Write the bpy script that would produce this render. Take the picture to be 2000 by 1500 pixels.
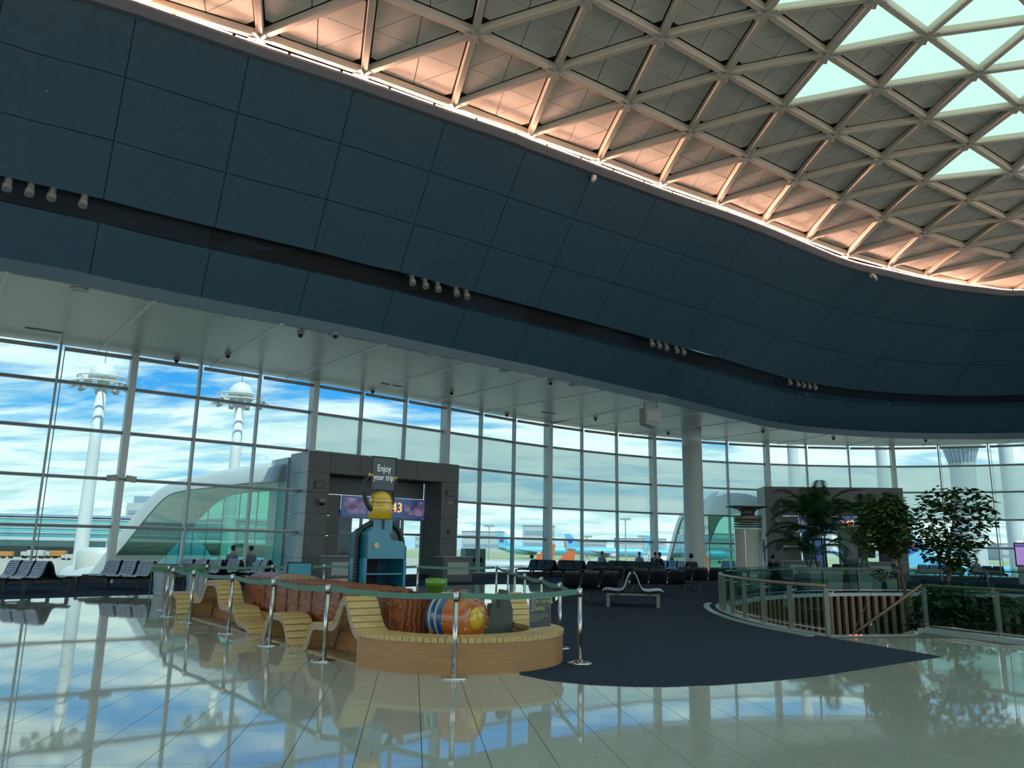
import bpy, math, random
import numpy as np
from mathutils import Vector, Matrix
from mathutils.geometry import tessellate_polygon

for _o in list(bpy.data.objects):
    bpy.data.objects.remove(_o)
SC = bpy.context.scene
COL = SC.collection
random.seed(7)
R = math.radians

# ------------------------------------------------------------------ camera
EYE = 1.5
PITCH, ROLL, FPX = R(11.9), R(1.0), 1520.0
_fw = Vector((0, math.cos(PITCH), math.sin(PITCH)))
_r0 = Vector((1, 0, 0)); _u0 = _r0.cross(_fw)
_rt = _r0 * math.cos(ROLL) + _u0 * math.sin(ROLL)
_up = -_r0 * math.sin(ROLL) + _u0 * math.cos(ROLL)
CAMP = Vector((0, 0, EYE))
cam_d = bpy.data.cameras.new('camera'); cam = bpy.data.objects.new('camera', cam_d); COL.objects.link(cam)
cam_d.sensor_fit = 'HORIZONTAL'; cam_d.sensor_width = 36.0; cam_d.lens = 36.0 * FPX / 2000.0
cam_d.clip_start = 0.05; cam_d.clip_end = 6000
cam.matrix_world = Matrix(((_rt.x, _up.x, -_fw.x, 0), (_rt.y, _up.y, -_fw.y, 0), (_rt.z, _up.z, -_fw.z, EYE), (0, 0, 0, 1)))
SC.camera = cam

# ------------------------------------------------------------------ view
SC.view_settings.view_transform = 'Standard'
SC.view_settings.look = 'None'
SC.view_settings.gamma = 1.0
SC.view_settings.use_curve_mapping = False
SC.view_settings.exposure = 1.42

# ------------------------------------------------------------------ sky: blue with broken streaky cloud
def build_world():
    w = bpy.data.worlds.new('sky'); SC.world = w; w.use_nodes = True
    nt = w.node_tree; N = nt.nodes; L = nt.links; N.clear()
    out = N.new('ShaderNodeOutputWorld'); bg = N.new('ShaderNodeBackground')
    L.new(bg.outputs[0], out.inputs[0])
    tc = N.new('ShaderNodeTexCoord'); sp = N.new('ShaderNodeSeparateXYZ'); L.new(tc.outputs['Generated'], sp.inputs[0])
    def m(op, a, b=None):
        n = N.new('ShaderNodeMath'); n.operation = op
        for i, q in enumerate((a, b)):
            if q is None: continue
            if isinstance(q, (int, float)): n.inputs[i].default_value = q
            else: L.new(q, n.inputs[i])
        return n.outputs[0]
    zz = m('ADD', m('MAXIMUM', sp.outputs[2], 0.0), 0.16)
    cx = N.new('ShaderNodeCombineXYZ')
    L.new(m('DIVIDE', sp.outputs[0], zz), cx.inputs[0]); L.new(m('DIVIDE', sp.outputs[1], zz), cx.inputs[1])
    def noise(scale, det, rough, sx, sy, off, dist=0.0):
        mp = N.new('ShaderNodeMapping'); mp.inputs['Scale'].default_value = (sx, sy, 1); mp.inputs['Location'].default_value = off
        mp.inputs['Rotation'].default_value = (0, 0, R(-20))
        L.new(cx.outputs[0], mp.inputs[0])
        n = N.new('ShaderNodeTexNoise'); n.inputs['Scale'].default_value = scale; n.inputs['Detail'].default_value = det
        n.inputs['Roughness'].default_value = rough; n.inputs['Distortion'].default_value = dist
        L.new(mp.outputs[0], n.inputs['Vector']); return n.outputs['Fac']
    a = noise(0.8, 9, 0.58, 0.9, 1.5, (3.1, 8.7, 0), 0.6)
    b = noise(2.1, 8, 0.62, 0.8, 1.9, (1.3, 4.2, 0), 0.4)
    mix = m('ADD', m('MULTIPLY', a, 0.68), m('MULTIPLY', b, 0.32))
    low = m('SUBTRACT', 0.42, m('MULTIPLY', sp.outputs[2], 1.55))          # more cloud towards the horizon
    low = m('MULTIPLY', m('MAXIMUM', low, -0.06), 0.30)
    cr = N.new('ShaderNodeValToRGB'); cr.color_ramp.elements[0].position = 0.48; cr.color_ramp.elements[1].position = 0.575
    L.new(m('ADD', mix, low), cr.inputs[0])
    sky = N.new('ShaderNodeValToRGB'); e = sky.color_ramp.elements
    e[0].position = 0.0; e[0].color = (0.36, 0.66, 0.80, 1)
    e[1].position = 0.6; e[1].color = (0.03, 0.22, 0.66, 1)
    q = sky.color_ramp.elements.new(0.09); q.color = (0.16, 0.52, 0.84, 1)
    q = sky.color_ramp.elements.new(0.22); q.color = (0.03, 0.31, 0.84, 1)
    L.new(sp.outputs[2], sky.inputs[0])
    cl = N.new('ShaderNodeValToRGB'); e = cl.color_ramp.elements
    e[0].position = 0.34; e[0].color = (0.50, 0.69, 0.76, 1); e[1].position = 0.60; e[1].color = (1.0, 1.02, 0.99, 1)
    L.new(b, cl.inputs[0])
    mx = N.new('ShaderNodeMix'); mx.data_type = 'RGBA'
    L.new(cr.outputs[0], mx.inputs[0]); L.new(sky.outputs[0], mx.inputs[6]); L.new(cl.outputs[0], mx.inputs[7])
    L.new(mx.outputs[2], bg.inputs[0]); bg.inputs[1].default_value = 0.74
build_world()

sun_d = bpy.data.lights.new('sun', 'SUN'); sun = bpy.data.objects.new('sun', sun_d); COL.objects.link(sun)
sun_d.energy = 3.2; sun_d.angle = R(1.0); sun_d.color = (1.0, 0.96, 0.9)
sun.rotation_euler = (R(28), R(14), 0)      # high sun from behind the hall; the roof keeps it off the floor

# ------------------------------------------------------------------ measuring helpers: photo pixel -> place
def ray(x, y):
    return _rt * ((x - 1000) / FPX) - _up * ((y - 750) / FPX) + _fw
def atz(x, y, z=0.0):
    d = ray(x, y); return CAMP + d * ((z - EYE) / d.z)
def aty(x, y, Y):
    d = ray(x, y); return CAMP + d * (Y / d.y)
def proj(p):
    q = Vector(p) - CAMP; k = q.dot(_fw)
    if k < 0.05: return None
    return 1000 + FPX * q.dot(_rt) / k, 750 - FPX * q.dot(_up) / k, k

# ------------------------------------------------------------------ mesh helpers
class MB:
    def __init__(s): s.v = []; s.f = []
    def add(s, vs, fs):
        n = len(s.v); s.v += [tuple(p) for p in vs]; s.f += [tuple(i + n for i in f) for f in fs]; return s
    def hexa(s, q):                        # 8 corners: bottom 4, top 4
        return s.add(q, [(3, 2, 1, 0), (4, 5, 6, 7), (0, 1, 5, 4), (1, 2, 6, 5), (2, 3, 7, 6), (3, 0, 4, 7)])
    def box(s, c, d, rz=0.0, rx=0.0, ry=0.0):
        M = Matrix.Rotation(rz, 3, 'Z') @ Matrix.Rotation(ry, 3, 'Y') @ Matrix.Rotation(rx, 3, 'X')
        c = Vector(c); h = [x / 2 for x in d]; q = []
        for z in (-1, 1):
            for x, y in ((-1, -1), (1, -1), (1, 1), (-1, 1)):
                q.append(c + M @ Vector((x * h[0], y * h[1], z * h[2])))
        return s.hexa(q)
    def bbox(s, c, d, b=0.01, rz=0.0):      # box with chamfered vertical and top edges
        x, y, z = d[0] / 2, d[1] / 2, d[2] / 2; M = Matrix.Rotation(rz, 3, 'Z'); c = Vector(c)
        def ring(i, zz):
            a, e = x - i, y - i
            return [c + M @ Vector(p) for p in ((-a + b, -e, zz), (a - b, -e, zz), (a, -e + b, zz), (a, e - b, zz), (a - b, e, zz), (-a + b, e, zz), (-a, e - b, zz), (-a, -e + b, zz))]
        vs = ring(0, -z) + ring(0, z - b) + ring(b, z); fs = [tuple(range(7, -1, -1)), tuple(range(16, 24))]
        for k in (0, 8):
            for i in range(8): fs.append((k + i, k + (i + 1) % 8, k + 8 + (i + 1) % 8, k + 8 + i))
        return s.add(vs, fs)
    def bar(s, p, q, w, h, up=(0, 0, 1)):   # beam with rectangular section, h along up
        p = Vector(p); q = Vector(q); t = (q - p).normalized(); u = Vector(up); sd = t.cross(u)
        if sd.length < 1e-4: sd = t.cross(Vector((1, 0, 0)))
        sd.normalize(); u = sd.cross(t).normalized(); a = sd * (w / 2); b = u * (h / 2)
        return s.hexa([p - a - b, p + a - b, q + a - b, q - a - b, p - a + b, p + a + b, q + a + b, q - a + b])
    def tube(s, pts, r, n=8, caps=True):
        pts = [Vector(p) for p in pts]; k = len(pts); rs = r if isinstance(r, (list, tuple)) else [r] * k
        vs = []; ref = None
        for i, p in enumerate(pts):
            t = (pts[min(i + 1, k - 1)] - pts[max(i - 1, 0)]).normalized()
            if ref is None:
                ref = Vector((0, 0, 1)) if abs(t.z) < .9 else Vector((1, 0, 0))
            a = t.cross(ref).normalized(); b = a.cross(t).normalized(); ref = b
            for j in range(n):
                g = 2 * math.pi * j / n; vs.append(p + (a * math.cos(g) + b * math.sin(g)) * rs[i])
        fs = []
        for i in range(k - 1):
            for j in range(n):
                fs.append((i * n + j, i * n + (j + 1) % n, (i + 1) * n + (j + 1) % n, (i + 1) * n + j))
        if caps: fs += [tuple(range(n - 1, -1, -1)), tuple((k - 1) * n + j for j in range(n))]
        return s.add(vs, fs)
    def lathe(s, prof, n=20, c=(0, 0, 0), axis=None, sx=1.0, sy=1.0):
        c = Vector(c); M = Matrix.Identity(3)
        if axis is not None: M = Vector((0, 0, 1)).rotation_difference(Vector(axis)).to_matrix()
        vs = []
        for r_, z in prof:
            for j in range(n):
                g = 2 * math.pi * j / n; vs.append(c + M @ Vector((r_ * math.cos(g) * sx, r_ * math.sin(g) * sy, z)))
        fs = []; k = len(prof)
        for i in range(k - 1):
            for j in range(n): fs.append((i * n + j, i * n + (j + 1) % n, (i + 1) * n + (j + 1) % n, (i + 1) * n + j))
        fs += [tuple(range(n - 1, -1, -1)), tuple((k - 1) * n + j for j in range(n))]
        return s.add(vs, fs)
    def ball(s, c, r, n=12, m=8, sc=(1, 1, 1)):
        pr = [(math.sin(math.pi * i / m) * r if 0 < i < m else 0.002, -math.cos(math.pi * i / m) * r * sc[2]) for i in range(m + 1)]
        return s.lathe(pr, n, c, None, sc[0], sc[1])
    def prism(s, poly, vec):                # polygon (3D points) swept by vec
        poly = [Vector(p) for p in poly]; vec = Vector(vec); n = len(poly)
        tr = tessellate_polygon([poly]); nrm = Vector((0, 0, 0))
        for i in range(n): nrm += poly[i].cross(poly[(i + 1) % n])
        fl = nrm.dot(vec) > 0
        fs = []
        for t in tr:
            a, b, c = t; nn = (poly[b] - poly[a]).cross(poly[c] - poly[a])
            if nn.dot(vec) > 0: a, c = c, a
            fs.append((a, b, c)); fs.append((c + n, b + n, a + n))
        for i in range(n):
            j = (i + 1) % n
            fs.append((i, j, j + n, i + n) if fl else (j, i, i + n, j + n))
        return s.add(poly + [p + vec for p in poly], fs)
    def build(s, name, m=None, parent=None, smooth=False, loc=None, rz=0.0):
        me = bpy.data.meshes.new(name); me.from_pydata(s.v, [], s.f)
        if smooth: me.polygons.foreach_set('use_smooth', [True] * len(me.polygons))
        if m is not None: me.materials.append(m)
        me.update()
        return link(name, me, parent, loc, rz)
def link(name, me, parent=None, loc=None, rz=0.0):
    o = bpy.data.objects.new(name, me); COL.objects.link(o)
    if parent is not None: o.parent = parent
    if loc is not None: o.location = loc
    if rz: o.rotation_euler = (0, 0, rz)
    return o
def tag(o, label=None, cat=None, group=None, kind=None):
    if label: o['label'] = label
    if cat: o['category'] = cat
    if group: o['group'] = group
    if kind: o['kind'] = kind
    return o
def thing(name, label, cat, loc=(0, 0, 0), rz=0.0, group=None):
    o = bpy.data.objects.new(name, None); COL.objects.link(o); o.location = loc; o.rotation_euler = (0, 0, rz)
    o.empty_display_size = 0.2
    return tag(o, label, cat, group)
def setting(name, label=None):
    o = bpy.data.objects.new(name, None); COL.objects.link(o); o['kind'] = 'structure'
    if label: o['label'] = label
    return o
def struct(name, mb, m, parent=None, smooth=False, label=None):
    o = mb.build(name, m, parent, smooth)
    if parent is None: o['kind'] = 'structure'
    if label: o['label'] = label
    return o
KIDS = {}
def dup(root, loc, rz, label, group=None):      # copy of a thing with its parts and sub-parts
    def cp(o, par):
        c = o.copy(); COL.objects.link(c)
        if par is not None: c.parent = par
        for ch in o.children: cp(ch, c)
        return c
    r_ = cp(root, None); r_.location = loc; r_.rotation_euler = (0, 0, rz); r_['label'] = label
    if group: r_['group'] = group
    return r_
def text_mesh(body, size, depth, shear=0.0, align='CENTER'):
    cu = bpy.data.curves.new('lettering', 'FONT'); cu.body = body; cu.size = size; cu.extrude = depth
    cu.align_x = align; cu.align_y = 'CENTER'; cu.shear = shear; cu.resolution_u = 3
    ob = bpy.data.objects.new('lettering', cu); COL.objects.link(ob)
    bpy.context.view_layer.update()
    me = bpy.data.meshes.new_from_object(ob.evaluated_get(bpy.context.evaluated_depsgraph_get()))
    bpy.data.objects.remove(ob); return me
def catmull(P, per):
    P = [Vector(p) for p in P]; out = []
    for i in range(len(P) - 1):
        a = P[max(i - 1, 0)]; b = P[i]; c = P[i + 1]; d = P[min(i + 2, len(P) - 1)]
        for k in range(per):
            t = k / per
            out.append(0.5 * ((2 * b) + (c - a) * t + (2 * a - 5 * b + 4 * c - d) * t * t + (3 * b - a - 3 * c + d) * t ** 3))
    out.append(P[-1]); return out
class Path:                                  # arc-length polyline
    def __init__(s, pts):
        s.p = [Vector(q) for q in pts]; s.l = [0.0]
        for i in range(1, len(s.p)): s.l.append(s.l[-1] + (s.p[i] - s.p[i - 1]).length)
        s.len = s.l[-1]
    def at(s, t):
        t = min(max(t, 0), s.len)
        for i in range(1, len(s.l)):
            if t <= s.l[i] or i == len(s.l) - 1:
                k = (t - s.l[i - 1]) / max(s.l[i] - s.l[i - 1], 1e-9); return s.p[i - 1].lerp(s.p[i], k)
    def tan(s, t): return (s.at(t + .05) - s.at(t - .05)).normalized()
    def near(s, q):
        q = Vector(q); best = (1e9, 0)
        for i in range(1, len(s.p)):
            a, b = s.p[i - 1], s.p[i]; d = b - a; k = max(0, min(1, (q - a).dot(d) / max(d.length_squared, 1e-9)))
            e = (a + d * k - q).length
            if e < best[0]: best = (e, s.l[i - 1] + k * d.length)
        return best[1]

# ------------------------------------------------------------------ materials
MATS = {}
def mat(name, col, rough=0.5, metal=0.0, spec=0.5, coat=0.0, emis=None, es=0.0, noise=None, bump=None, alpha=None):
    m = bpy.data.materials.new(name); m.use_nodes = True; nt = m.node_tree; b = nt.nodes['Principled BSDF']
    b.inputs['Base Color'].default_value = (*col, 1); b.inputs['Roughness'].default_value = rough; b.inputs['Metallic'].default_value = metal
    b.inputs['Specular IOR Level'].default_value = spec; b.inputs['Coat Weight'].default_value = coat
    if coat: b.inputs['Coat Roughness'].default_value = 0.08
    if emis: b.inputs['Emission Color'].default_value = (*emis, 1); b.inputs['Emission Strength'].default_value = es
    tc = None
    if noise or bump: tc = nt.nodes.new('ShaderNodeTexCoord')
    if noise:                                # (scale, amount, stretch)
        sc, am, st = noise
        mp = nt.nodes.new('ShaderNodeMapping'); mp.inputs['Scale'].default_value = st; nt.links.new(tc.outputs['Object'], mp.inputs[0])
        n = nt.nodes.new('ShaderNodeTexNoise'); n.inputs['Scale'].default_value = sc; n.inputs['Detail'].default_value = 5
        nt.links.new(mp.outputs[0], n.inputs['Vector'])
        r_ = nt.nodes.new('ShaderNodeValToRGB'); e = r_.color_ramp.elements
        e[0].position = 0.3; e[1].position = 0.7
        e[0].color = (*[c * (1 - am) for c in col], 1); e[1].color = (*[min(1, c * (1 + am)) for c in col], 1)
        nt.links.new(n.outputs['Fac'], r_.inputs[0]); nt.links.new(r_.outputs[0], b.inputs['Base Color'])
    if bump:
        sc, st, stretch = bump
        mp = nt.nodes.new('ShaderNodeMapping'); mp.inputs['Scale'].default_value = stretch; nt.links.new(tc.outputs['Object'], mp.inputs[0])
        n = nt.nodes.new('ShaderNodeTexNoise'); n.inputs['Scale'].default_value = sc; n.inputs['Detail'].default_value = 4
        nt.links.new(mp.outputs[0], n.inputs['Vector'])
        bp = nt.nodes.new('ShaderNodeBump'); bp.inputs['Strength'].default_value = st; bp.inputs['Distance'].default_value = 0.02
        nt.links.new(n.outputs['Fac'], bp.inputs['Height']); nt.links.new(bp.outputs[0], b.inputs['Normal'])
    MATS[name] = m; return m
def glass(name, tint, refl=1.0, haze=None):
    m = bpy.data.materials.new(name); m.use_nodes = True; nt = m.node_tree; N = nt.nodes; L = nt.links; N.clear()
    out = N.new('ShaderNodeOutputMaterial'); tr = N.new('ShaderNodeBsdfTransparent'); tr.inputs[0].default_value = (*tint, 1)
    gl = N.new('ShaderNodeBsdfGlossy'); gl.inputs['Roughness'].default_value = 0.01; gl.inputs[0].default_value = (0.9, 0.97, 0.95, 1)
    fr = N.new('ShaderNodeFresnel'); fr.inputs[0].default_value = 1.45
    mm = N.new('ShaderNodeMath'); mm.operation = 'MULTIPLY'; mm.inputs[1].default_value = refl; L.new(fr.outputs[0], mm.inputs[0])
    ge = N.new('ShaderNodeNewGeometry'); iv = N.new('ShaderNodeMath'); iv.operation = 'SUBTRACT'; iv.inputs[0].default_value = 1.0; L.new(ge.outputs['Backfacing'], iv.inputs[1])
    m3 = N.new('ShaderNodeMath'); m3.operation = 'MULTIPLY'; L.new(mm.outputs[0], m3.inputs[0]); L.new(iv.outputs[0], m3.inputs[1])
    mx = N.new('ShaderNodeMixShader'); L.new(m3.outputs[0], mx.inputs[0])
    first = tr
    if haze:                                 # woven blind or film behind the pane
        w, hc = haze
        df = N.new('ShaderNodeBsdfTranslucent'); df.inputs[0].default_value = (*hc, 1)
        dd = N.new('ShaderNodeBsdfDiffuse'); dd.inputs[0].default_value = (*hc, 1)
        m2 = N.new('ShaderNodeMixShader'); m2.inputs[0].default_value = 0.35; L.new(df.outputs[0], m2.inputs[1]); L.new(dd.outputs[0], m2.inputs[2])
        m1 = N.new('ShaderNodeMixShader'); m1.inputs[0].default_value = w; L.new(tr.outputs[0], m1.inputs[1]); L.new(m2.outputs[0], m1.inputs[2]); first = m1
    L.new(first.outputs[0], mx.inputs[1]); L.new(gl.outputs[0], mx.inputs[2]); L.new(mx.outputs[0], out.inputs[0])
    MATS[name] = m; return m
def wood(name, c0, c1, scale, stretch, rough=0.4, bump=0.0, dist=3.0, coat=0.0):
    m = bpy.data.materials.new(name); m.use_nodes = True; nt = m.node_tree; b = nt.nodes['Principled BSDF']; N = nt.nodes; L = nt.links
    tc = N.new('ShaderNodeTexCoord'); mp = N.new('ShaderNodeMapping'); mp.inputs['Scale'].default_value = stretch; L.new(tc.outputs['Object'], mp.inputs[0])
    w = N.new('ShaderNodeTexWave'); w.inputs['Scale'].default_value = scale; w.inputs['Distortion'].default_value = dist; w.inputs['Detail'].default_value = 3
    w.inputs['Detail Scale'].default_value = 1.2
    L.new(mp.outputs[0], w.inputs['Vector'])
    r_ = N.new('ShaderNodeValToRGB'); e = r_.color_ramp.elements; e[0].color = (*c0, 1); e[1].color = (*c1, 1); L.new(w.outputs['Fac'], r_.inputs[0])
    L.new(r_.outputs[0], b.inputs['Base Color']); b.inputs['Roughness'].default_value = rough; b.inputs['Coat Weight'].default_value = coat; b.inputs['Coat Roughness'].default_value = 0.12
    if bump:
        bp = N.new('ShaderNodeBump'); bp.inputs['Strength'].default_value = bump; bp.inputs['Distance'].default_value = 0.014
        L.new(w.outputs['Fac'], bp.inputs['Height']); L.new(bp.outputs[0], b.inputs['Normal'])
        L.new(bp.outputs[0], b.inputs['Coat Normal'])
    MATS[name] = m; return m
M = MATS
mat('white_metal', (0.62, 0.66, 0.62), 0.35)
mat('window_frame', (0.42, 0.47, 0.45), 0.4)
mat('rail_dark', (0.20, 0.21, 0.22), 0.35)
mat('blind_box', (0.40, 0.38, 0.36), 0.5)
mat('blue_panel', (0.024, 0.078, 0.122), 0.55, noise=(6, 0.10, (1, 1, 1)))
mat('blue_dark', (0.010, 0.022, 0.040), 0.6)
mat('blue_trim', (0.07, 0.13, 0.17), 0.4)
mat('cove_trim', (0.17, 0.18, 0.20), 0.5)
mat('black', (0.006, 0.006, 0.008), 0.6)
mat('rib', (0.80, 0.68, 0.54), 0.45)
mat('roof_panel', (0.82, 0.74, 0.63), 0.6, noise=(3, 0.05, (1, 1, 1)))
mat('node_cap', (0.6, 0.58, 0.52), 0.4)
mat('led', (1, 0.6, 0.42), 0.5, emis=(1.0, 0.54, 0.40), es=12.0)
mat('grout', (0.10, 0.10, 0.09), 0.7)
mat('carpet', (0.034, 0.046, 0.072), 0.95, spec=0.1, noise=(60, 0.35, (1, 1, 1)), bump=(180, 0.5, (1, 1, 1)))
mat('curb_stone', (0.36, 0.40, 0.38), 0.25)
mat('base_dark', (0.03, 0.035, 0.04), 0.4)
mat('steel', (0.52, 0.50, 0.47), 0.24, 1.0)
mat('steel_bright', (0.75, 0.75, 0.74), 0.12, 1.0)
mat('steel_dull', (0.17, 0.16, 0.13), 0.4, 0.5)
mat('handrail', (0.30, 0.20, 0.13), 0.35)
mat('portal', (0.115, 0.125, 0.12), 0.55, noise=(4, 0.06, (1, 1, 1)))
mat('portal_side', (0.40, 0.43, 0.41), 0.5)
mat('white_wall', (0.55, 0.60, 0.58), 0.5)
mat('concrete', (0.36, 0.35, 0.31), 0.8, noise=(0.05, 0.12, (1, 1, 1)))
mat('white_paint', (0.62, 0.64, 0.61), 0.5)
mat('bridge_skin', (0.50, 0.50, 0.44), 0.45)
mat('bridge_grey', (0.22, 0.30, 0.32), 0.4)
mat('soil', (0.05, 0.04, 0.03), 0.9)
mat('planter', (0.33, 0.34, 0.31), 0.5)
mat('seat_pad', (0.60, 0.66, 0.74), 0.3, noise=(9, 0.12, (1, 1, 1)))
mat('seat_black', (0.008, 0.009, 0.012), 0.42)
mat('seat_frame', (0.06, 0.055, 0.05), 0.4, 0.4)
mat('bench_frame', (0.24, 0.23, 0.20), 0.5)
glass('pane', (0.66, 0.755, 0.74), 0.5)
glass('pane_film', (0.62, 0.74, 0.70), 0.5, haze=(0.42, (0.86, 0.93, 0.84)))
glass('rail_glass', (0.66, 0.80, 0.78), 0.8)
glass('bridge_glass', (0.50, 0.80, 0.74), 0.8)
mat('pale_wood', (0.64, 0.43, 0.17), 0.42, noise=(5, .22, (1.0, 14.0, 14.0)))
wood('ply', (0.42, 0.27, 0.14), (0.52, 0.36, 0.20), 3.0, (1.0, 1.0, 9.0), 0.45)
mat('bench_side', (0.46, 0.225, 0.085), 0.42, noise=(3, .16, (1.0, 1.0, 22.0)))
wood('carved', (0.19, 0.042, 0.009), (0.36, 0.095, 0.022), 4.2, (1.0, 1.0, 2.2), 0.36, bump=0.5, dist=4.5, coat=0.12)
wood('batten', (0.16, 0.085, 0.04), (0.25, 0.14, 0.07), 3.0, (4, 4, 0.6), 0.55)
# ================================================================== floor
def granite():
    m = bpy.data.materials.new('granite'); m.use_nodes = True; nt = m.node_tree; N = nt.nodes; L = nt.links; b = N['Principled BSDF']
    tc = N.new('ShaderNodeTexCoord')
    n = N.new('ShaderNodeTexNoise'); n.inputs['Scale'].default_value = 90; n.inputs['Detail'].default_value = 3; L.new(tc.outputs['Object'], n.inputs['Vector'])
    r_ = N.new('ShaderNodeValToRGB'); e = r_.color_ramp.elements; e[0].position = .35; e[1].position = .65
    e[0].color = (0.36, 0.355, 0.30, 1); e[1].color = (0.55, 0.545, 0.475, 1); L.new(n.outputs['Fac'], r_.inputs[0])
    L.new(r_.outputs[0], b.inputs['Base Color'])
    b.inputs['Roughness'].default_value = 0.035; b.inputs['IOR'].default_value = 1.9
    w = N.new('ShaderNodeTexNoise'); w.inputs['Scale'].default_value = 1.3; w.inputs['Detail'].default_value = 1; L.new(tc.outputs['Object'], w.inputs['Vector'])
    bp = N.new('ShaderNodeBump'); bp.inputs['Strength'].default_value = 0.05; bp.inputs['Distance'].default_value = 0.01
    L.new(w.outputs['Fac'], bp.inputs['Height']); L.new(bp.outputs[0], b.inputs['Normal'])
    MATS['granite'] = m
granite()

V2 = lambda p: Vector((p[0], p[1], 0))
def inside(p, poly):
    x, y = p[0], p[1]; c = False; n = len(poly)
    for i in range(n):
        x0, y0 = poly[i][:2]; x1, y1 = poly[(i + 1) % n][:2]
        if (y0 > y) != (y1 > y) and x < (x1 - x0) * (y - y0) / (y1 - y0) + x0: c = not c
    return c
# rim of the stair void
VOID_L = [(5.94, 15.03), (5.76, 15.75), (5.56, 16.7), (5.45, 17.9), (5.46, 19.2), (5.62, 21.0), (6.1, 23.1), (7.0, 25.0), (8.6, 27.5), (10.6, 29.7), (13.2, 31.3), (15.8, 32.1), (20, 32.4), (25, 30.8)]
VOID_R = [(27, 24), (24, 15), (16, 10.5), (11.2, 11.2), (9.2, 14.48), (8.89, 15.07), (8.43, 16.35), (7.8, 15.55), (6.6, 15.2)]
VOID = VOID_L + VOID_R
VL = [V2(p) for p in catmull([V2(p) for p in VOID_L], 4)]
VPOLY = [(p.x, p.y) for p in VL] + VOID_R

def flat(poly, holes, z, name, m, parent=None, th=0.0):
    loops = [[Vector((x, y, z)) for x, y in poly]] + [[Vector((x, y, z)) for x, y in h] for h in holes]
    allp = [p for l in loops for p in l]; fs = []
    for t in tessellate_polygon(loops):
        a, b, c = t
        if (allp[b] - allp[a]).cross(allp[c] - allp[a]).z < 0: a, c = c, a
        fs.append((a, b, c))
    mb = MB(); mb.add(allp, fs)
    if th:
        for l in loops:
            n = len(l); k = len(mb.v); mb.add([p for p in l] + [p - Vector((0, 0, th)) for p in l], [(i, (i + 1) % n, (i + 1) % n + n, i + n) for i in range(n)])
    return mb.build(name, m, parent)
FLOORP = [(-60, -28), (45, -28), (45, 30), (42, 38), (36, 46), (30, 51), (25.4, 52.2), (16.8, 52.0), (8.6, 49.4), (1.7, 44.9), (-3.8, 39.7), (-9.2, 34.5), (-15, 29.8), (-21.2, 25.8), (-27, 21.7), (-60, 2)]
floor = flat(FLOORP, [VPOLY], -0.012, 'floor', M['grout']); floor['kind'] = 'structure'; floor['label'] = 'polished granite floor of the hall'

# carpet in front of the windows
CARP = [(-45, -14), (-30, 2.2), (-20, 12.6), (-12.89, 20.48), (-11.69, 21.87), (-10.33, 23.47), (-5.6, 28.6), (-0.71, 33.7), (1.14, 34.41), (1.75, 31), (1.85, 27), (1.3, 23), (0.6, 19), (0.2, 15), (0.05, 12), (0.16, 9.94), (0.5, 9.55), (0.93, 9.32), (1.4, 9.24), (1.79, 9.26), (2.41, 9.45), (3.1, 9.77), (3.89, 10.23), (4.89, 11.02), (6.58, 12.35), (5.86, 14.75)]
_ring = []
for i, p in enumerate(VL):
    a = VL[max(i - 1, 0)]; b = VL[min(i + 1, len(VL) - 1)]; t = (b - a).normalized(); n = Vector((-t.y, t.x, 0)); _ring.append(p + n * 0.06)
CARP += [(p.x, p.y) for p in _ring] + [(30, 29), (44, 26), (44, 31), (41, 38.5), (35.6, 45.6), (29.7, 50.4), (25.3, 51.5), (17, 51.3), (8.95, 48.6), (2.2, 44.2), (-3.3, 39.0), (-8.75, 33.85), (-14.55, 29.2), (-20.7, 25.1), (-26.6, 21.0), (-58, 1.0), (-58, -14)]
carpet = flat(CARP, [], 0.006, 'carpet', M['carpet'], None, 0.015); tag(carpet, 'dark blue carpet covering the waiting area by the windows', kind='structure')

# granite tiles, each with its joint
_a = R(-6.9); T1 = Vector((math.sin(_a), math.cos(_a), 0)); T2 = Vector((math.cos(_a), -math.sin(_a), 0))
TW, TL = 0.48, 0.985; L0, S0 = 0.13, 6.045
cands = []
for i in range(-62, 42):
    for j in range(-13, 32):
        c = T2 * (L0 + TW * (i + .5)) + T1 * (S0 + TL * (j + .5))
        if not inside(c, FLOORP): continue
        h = [c + T2 * (sx * (TW / 2 - .003)) + T1 * (sy * (TL / 2 - .003)) for sx, sy in ((-1, -1), (1, -1), (1, 1), (-1, 1))]
        nin = sum(inside(q, VPOLY) for q in h)
        if nin: continue
        if all(inside(q, CARP) for q in h) and inside(c, CARP): continue
        q = proj(c); vis = q is not None and -60 < q[0] < 2060 and q[1] < 1540
        area = 0
        if vis:
            s = [proj(p) for p in h]
            if all(s): area = abs(sum(s[k][0] * s[(k + 1) % 4][1] - s[(k + 1) % 4][0] * s[k][1] for k in range(4))) / 2
        cands.append((area, c))
cands.sort(key=lambda t: -t[0])
def tile_mb(mb, c):
    x = T2 * (TW / 2 - .003); y = T1 * (TL / 2 - .003); dz = Vector((0, 0, -.011)); e = random.uniform(-.00018, .00018)
    vs = [c - x - y, c + x - y, c + x + y, c - x + y]; vs = [v + Vector((0, 0, s * e)) for v, s in zip(vs, (-1, -1, 1, 1))]
    mb.add(vs + [v + dz for v in vs], [(0, 1, 2, 3), (0, 4, 5, 1), (1, 5, 6, 2), (2, 6, 7, 3), (3, 7, 4, 0)])
_rest = MB()
for k, (ar, c) in enumerate(cands):
    if k < 300 and ar > 60:
        mb = MB(); tile_mb(mb, Vector((0, 0, 0))); mb.build('tile', M['granite'], floor, False, c)
    else: tile_mb(_rest, c)
o = _rest.build('tile_field', M['granite'], floor); o['kind'] = 'stuff'

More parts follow.
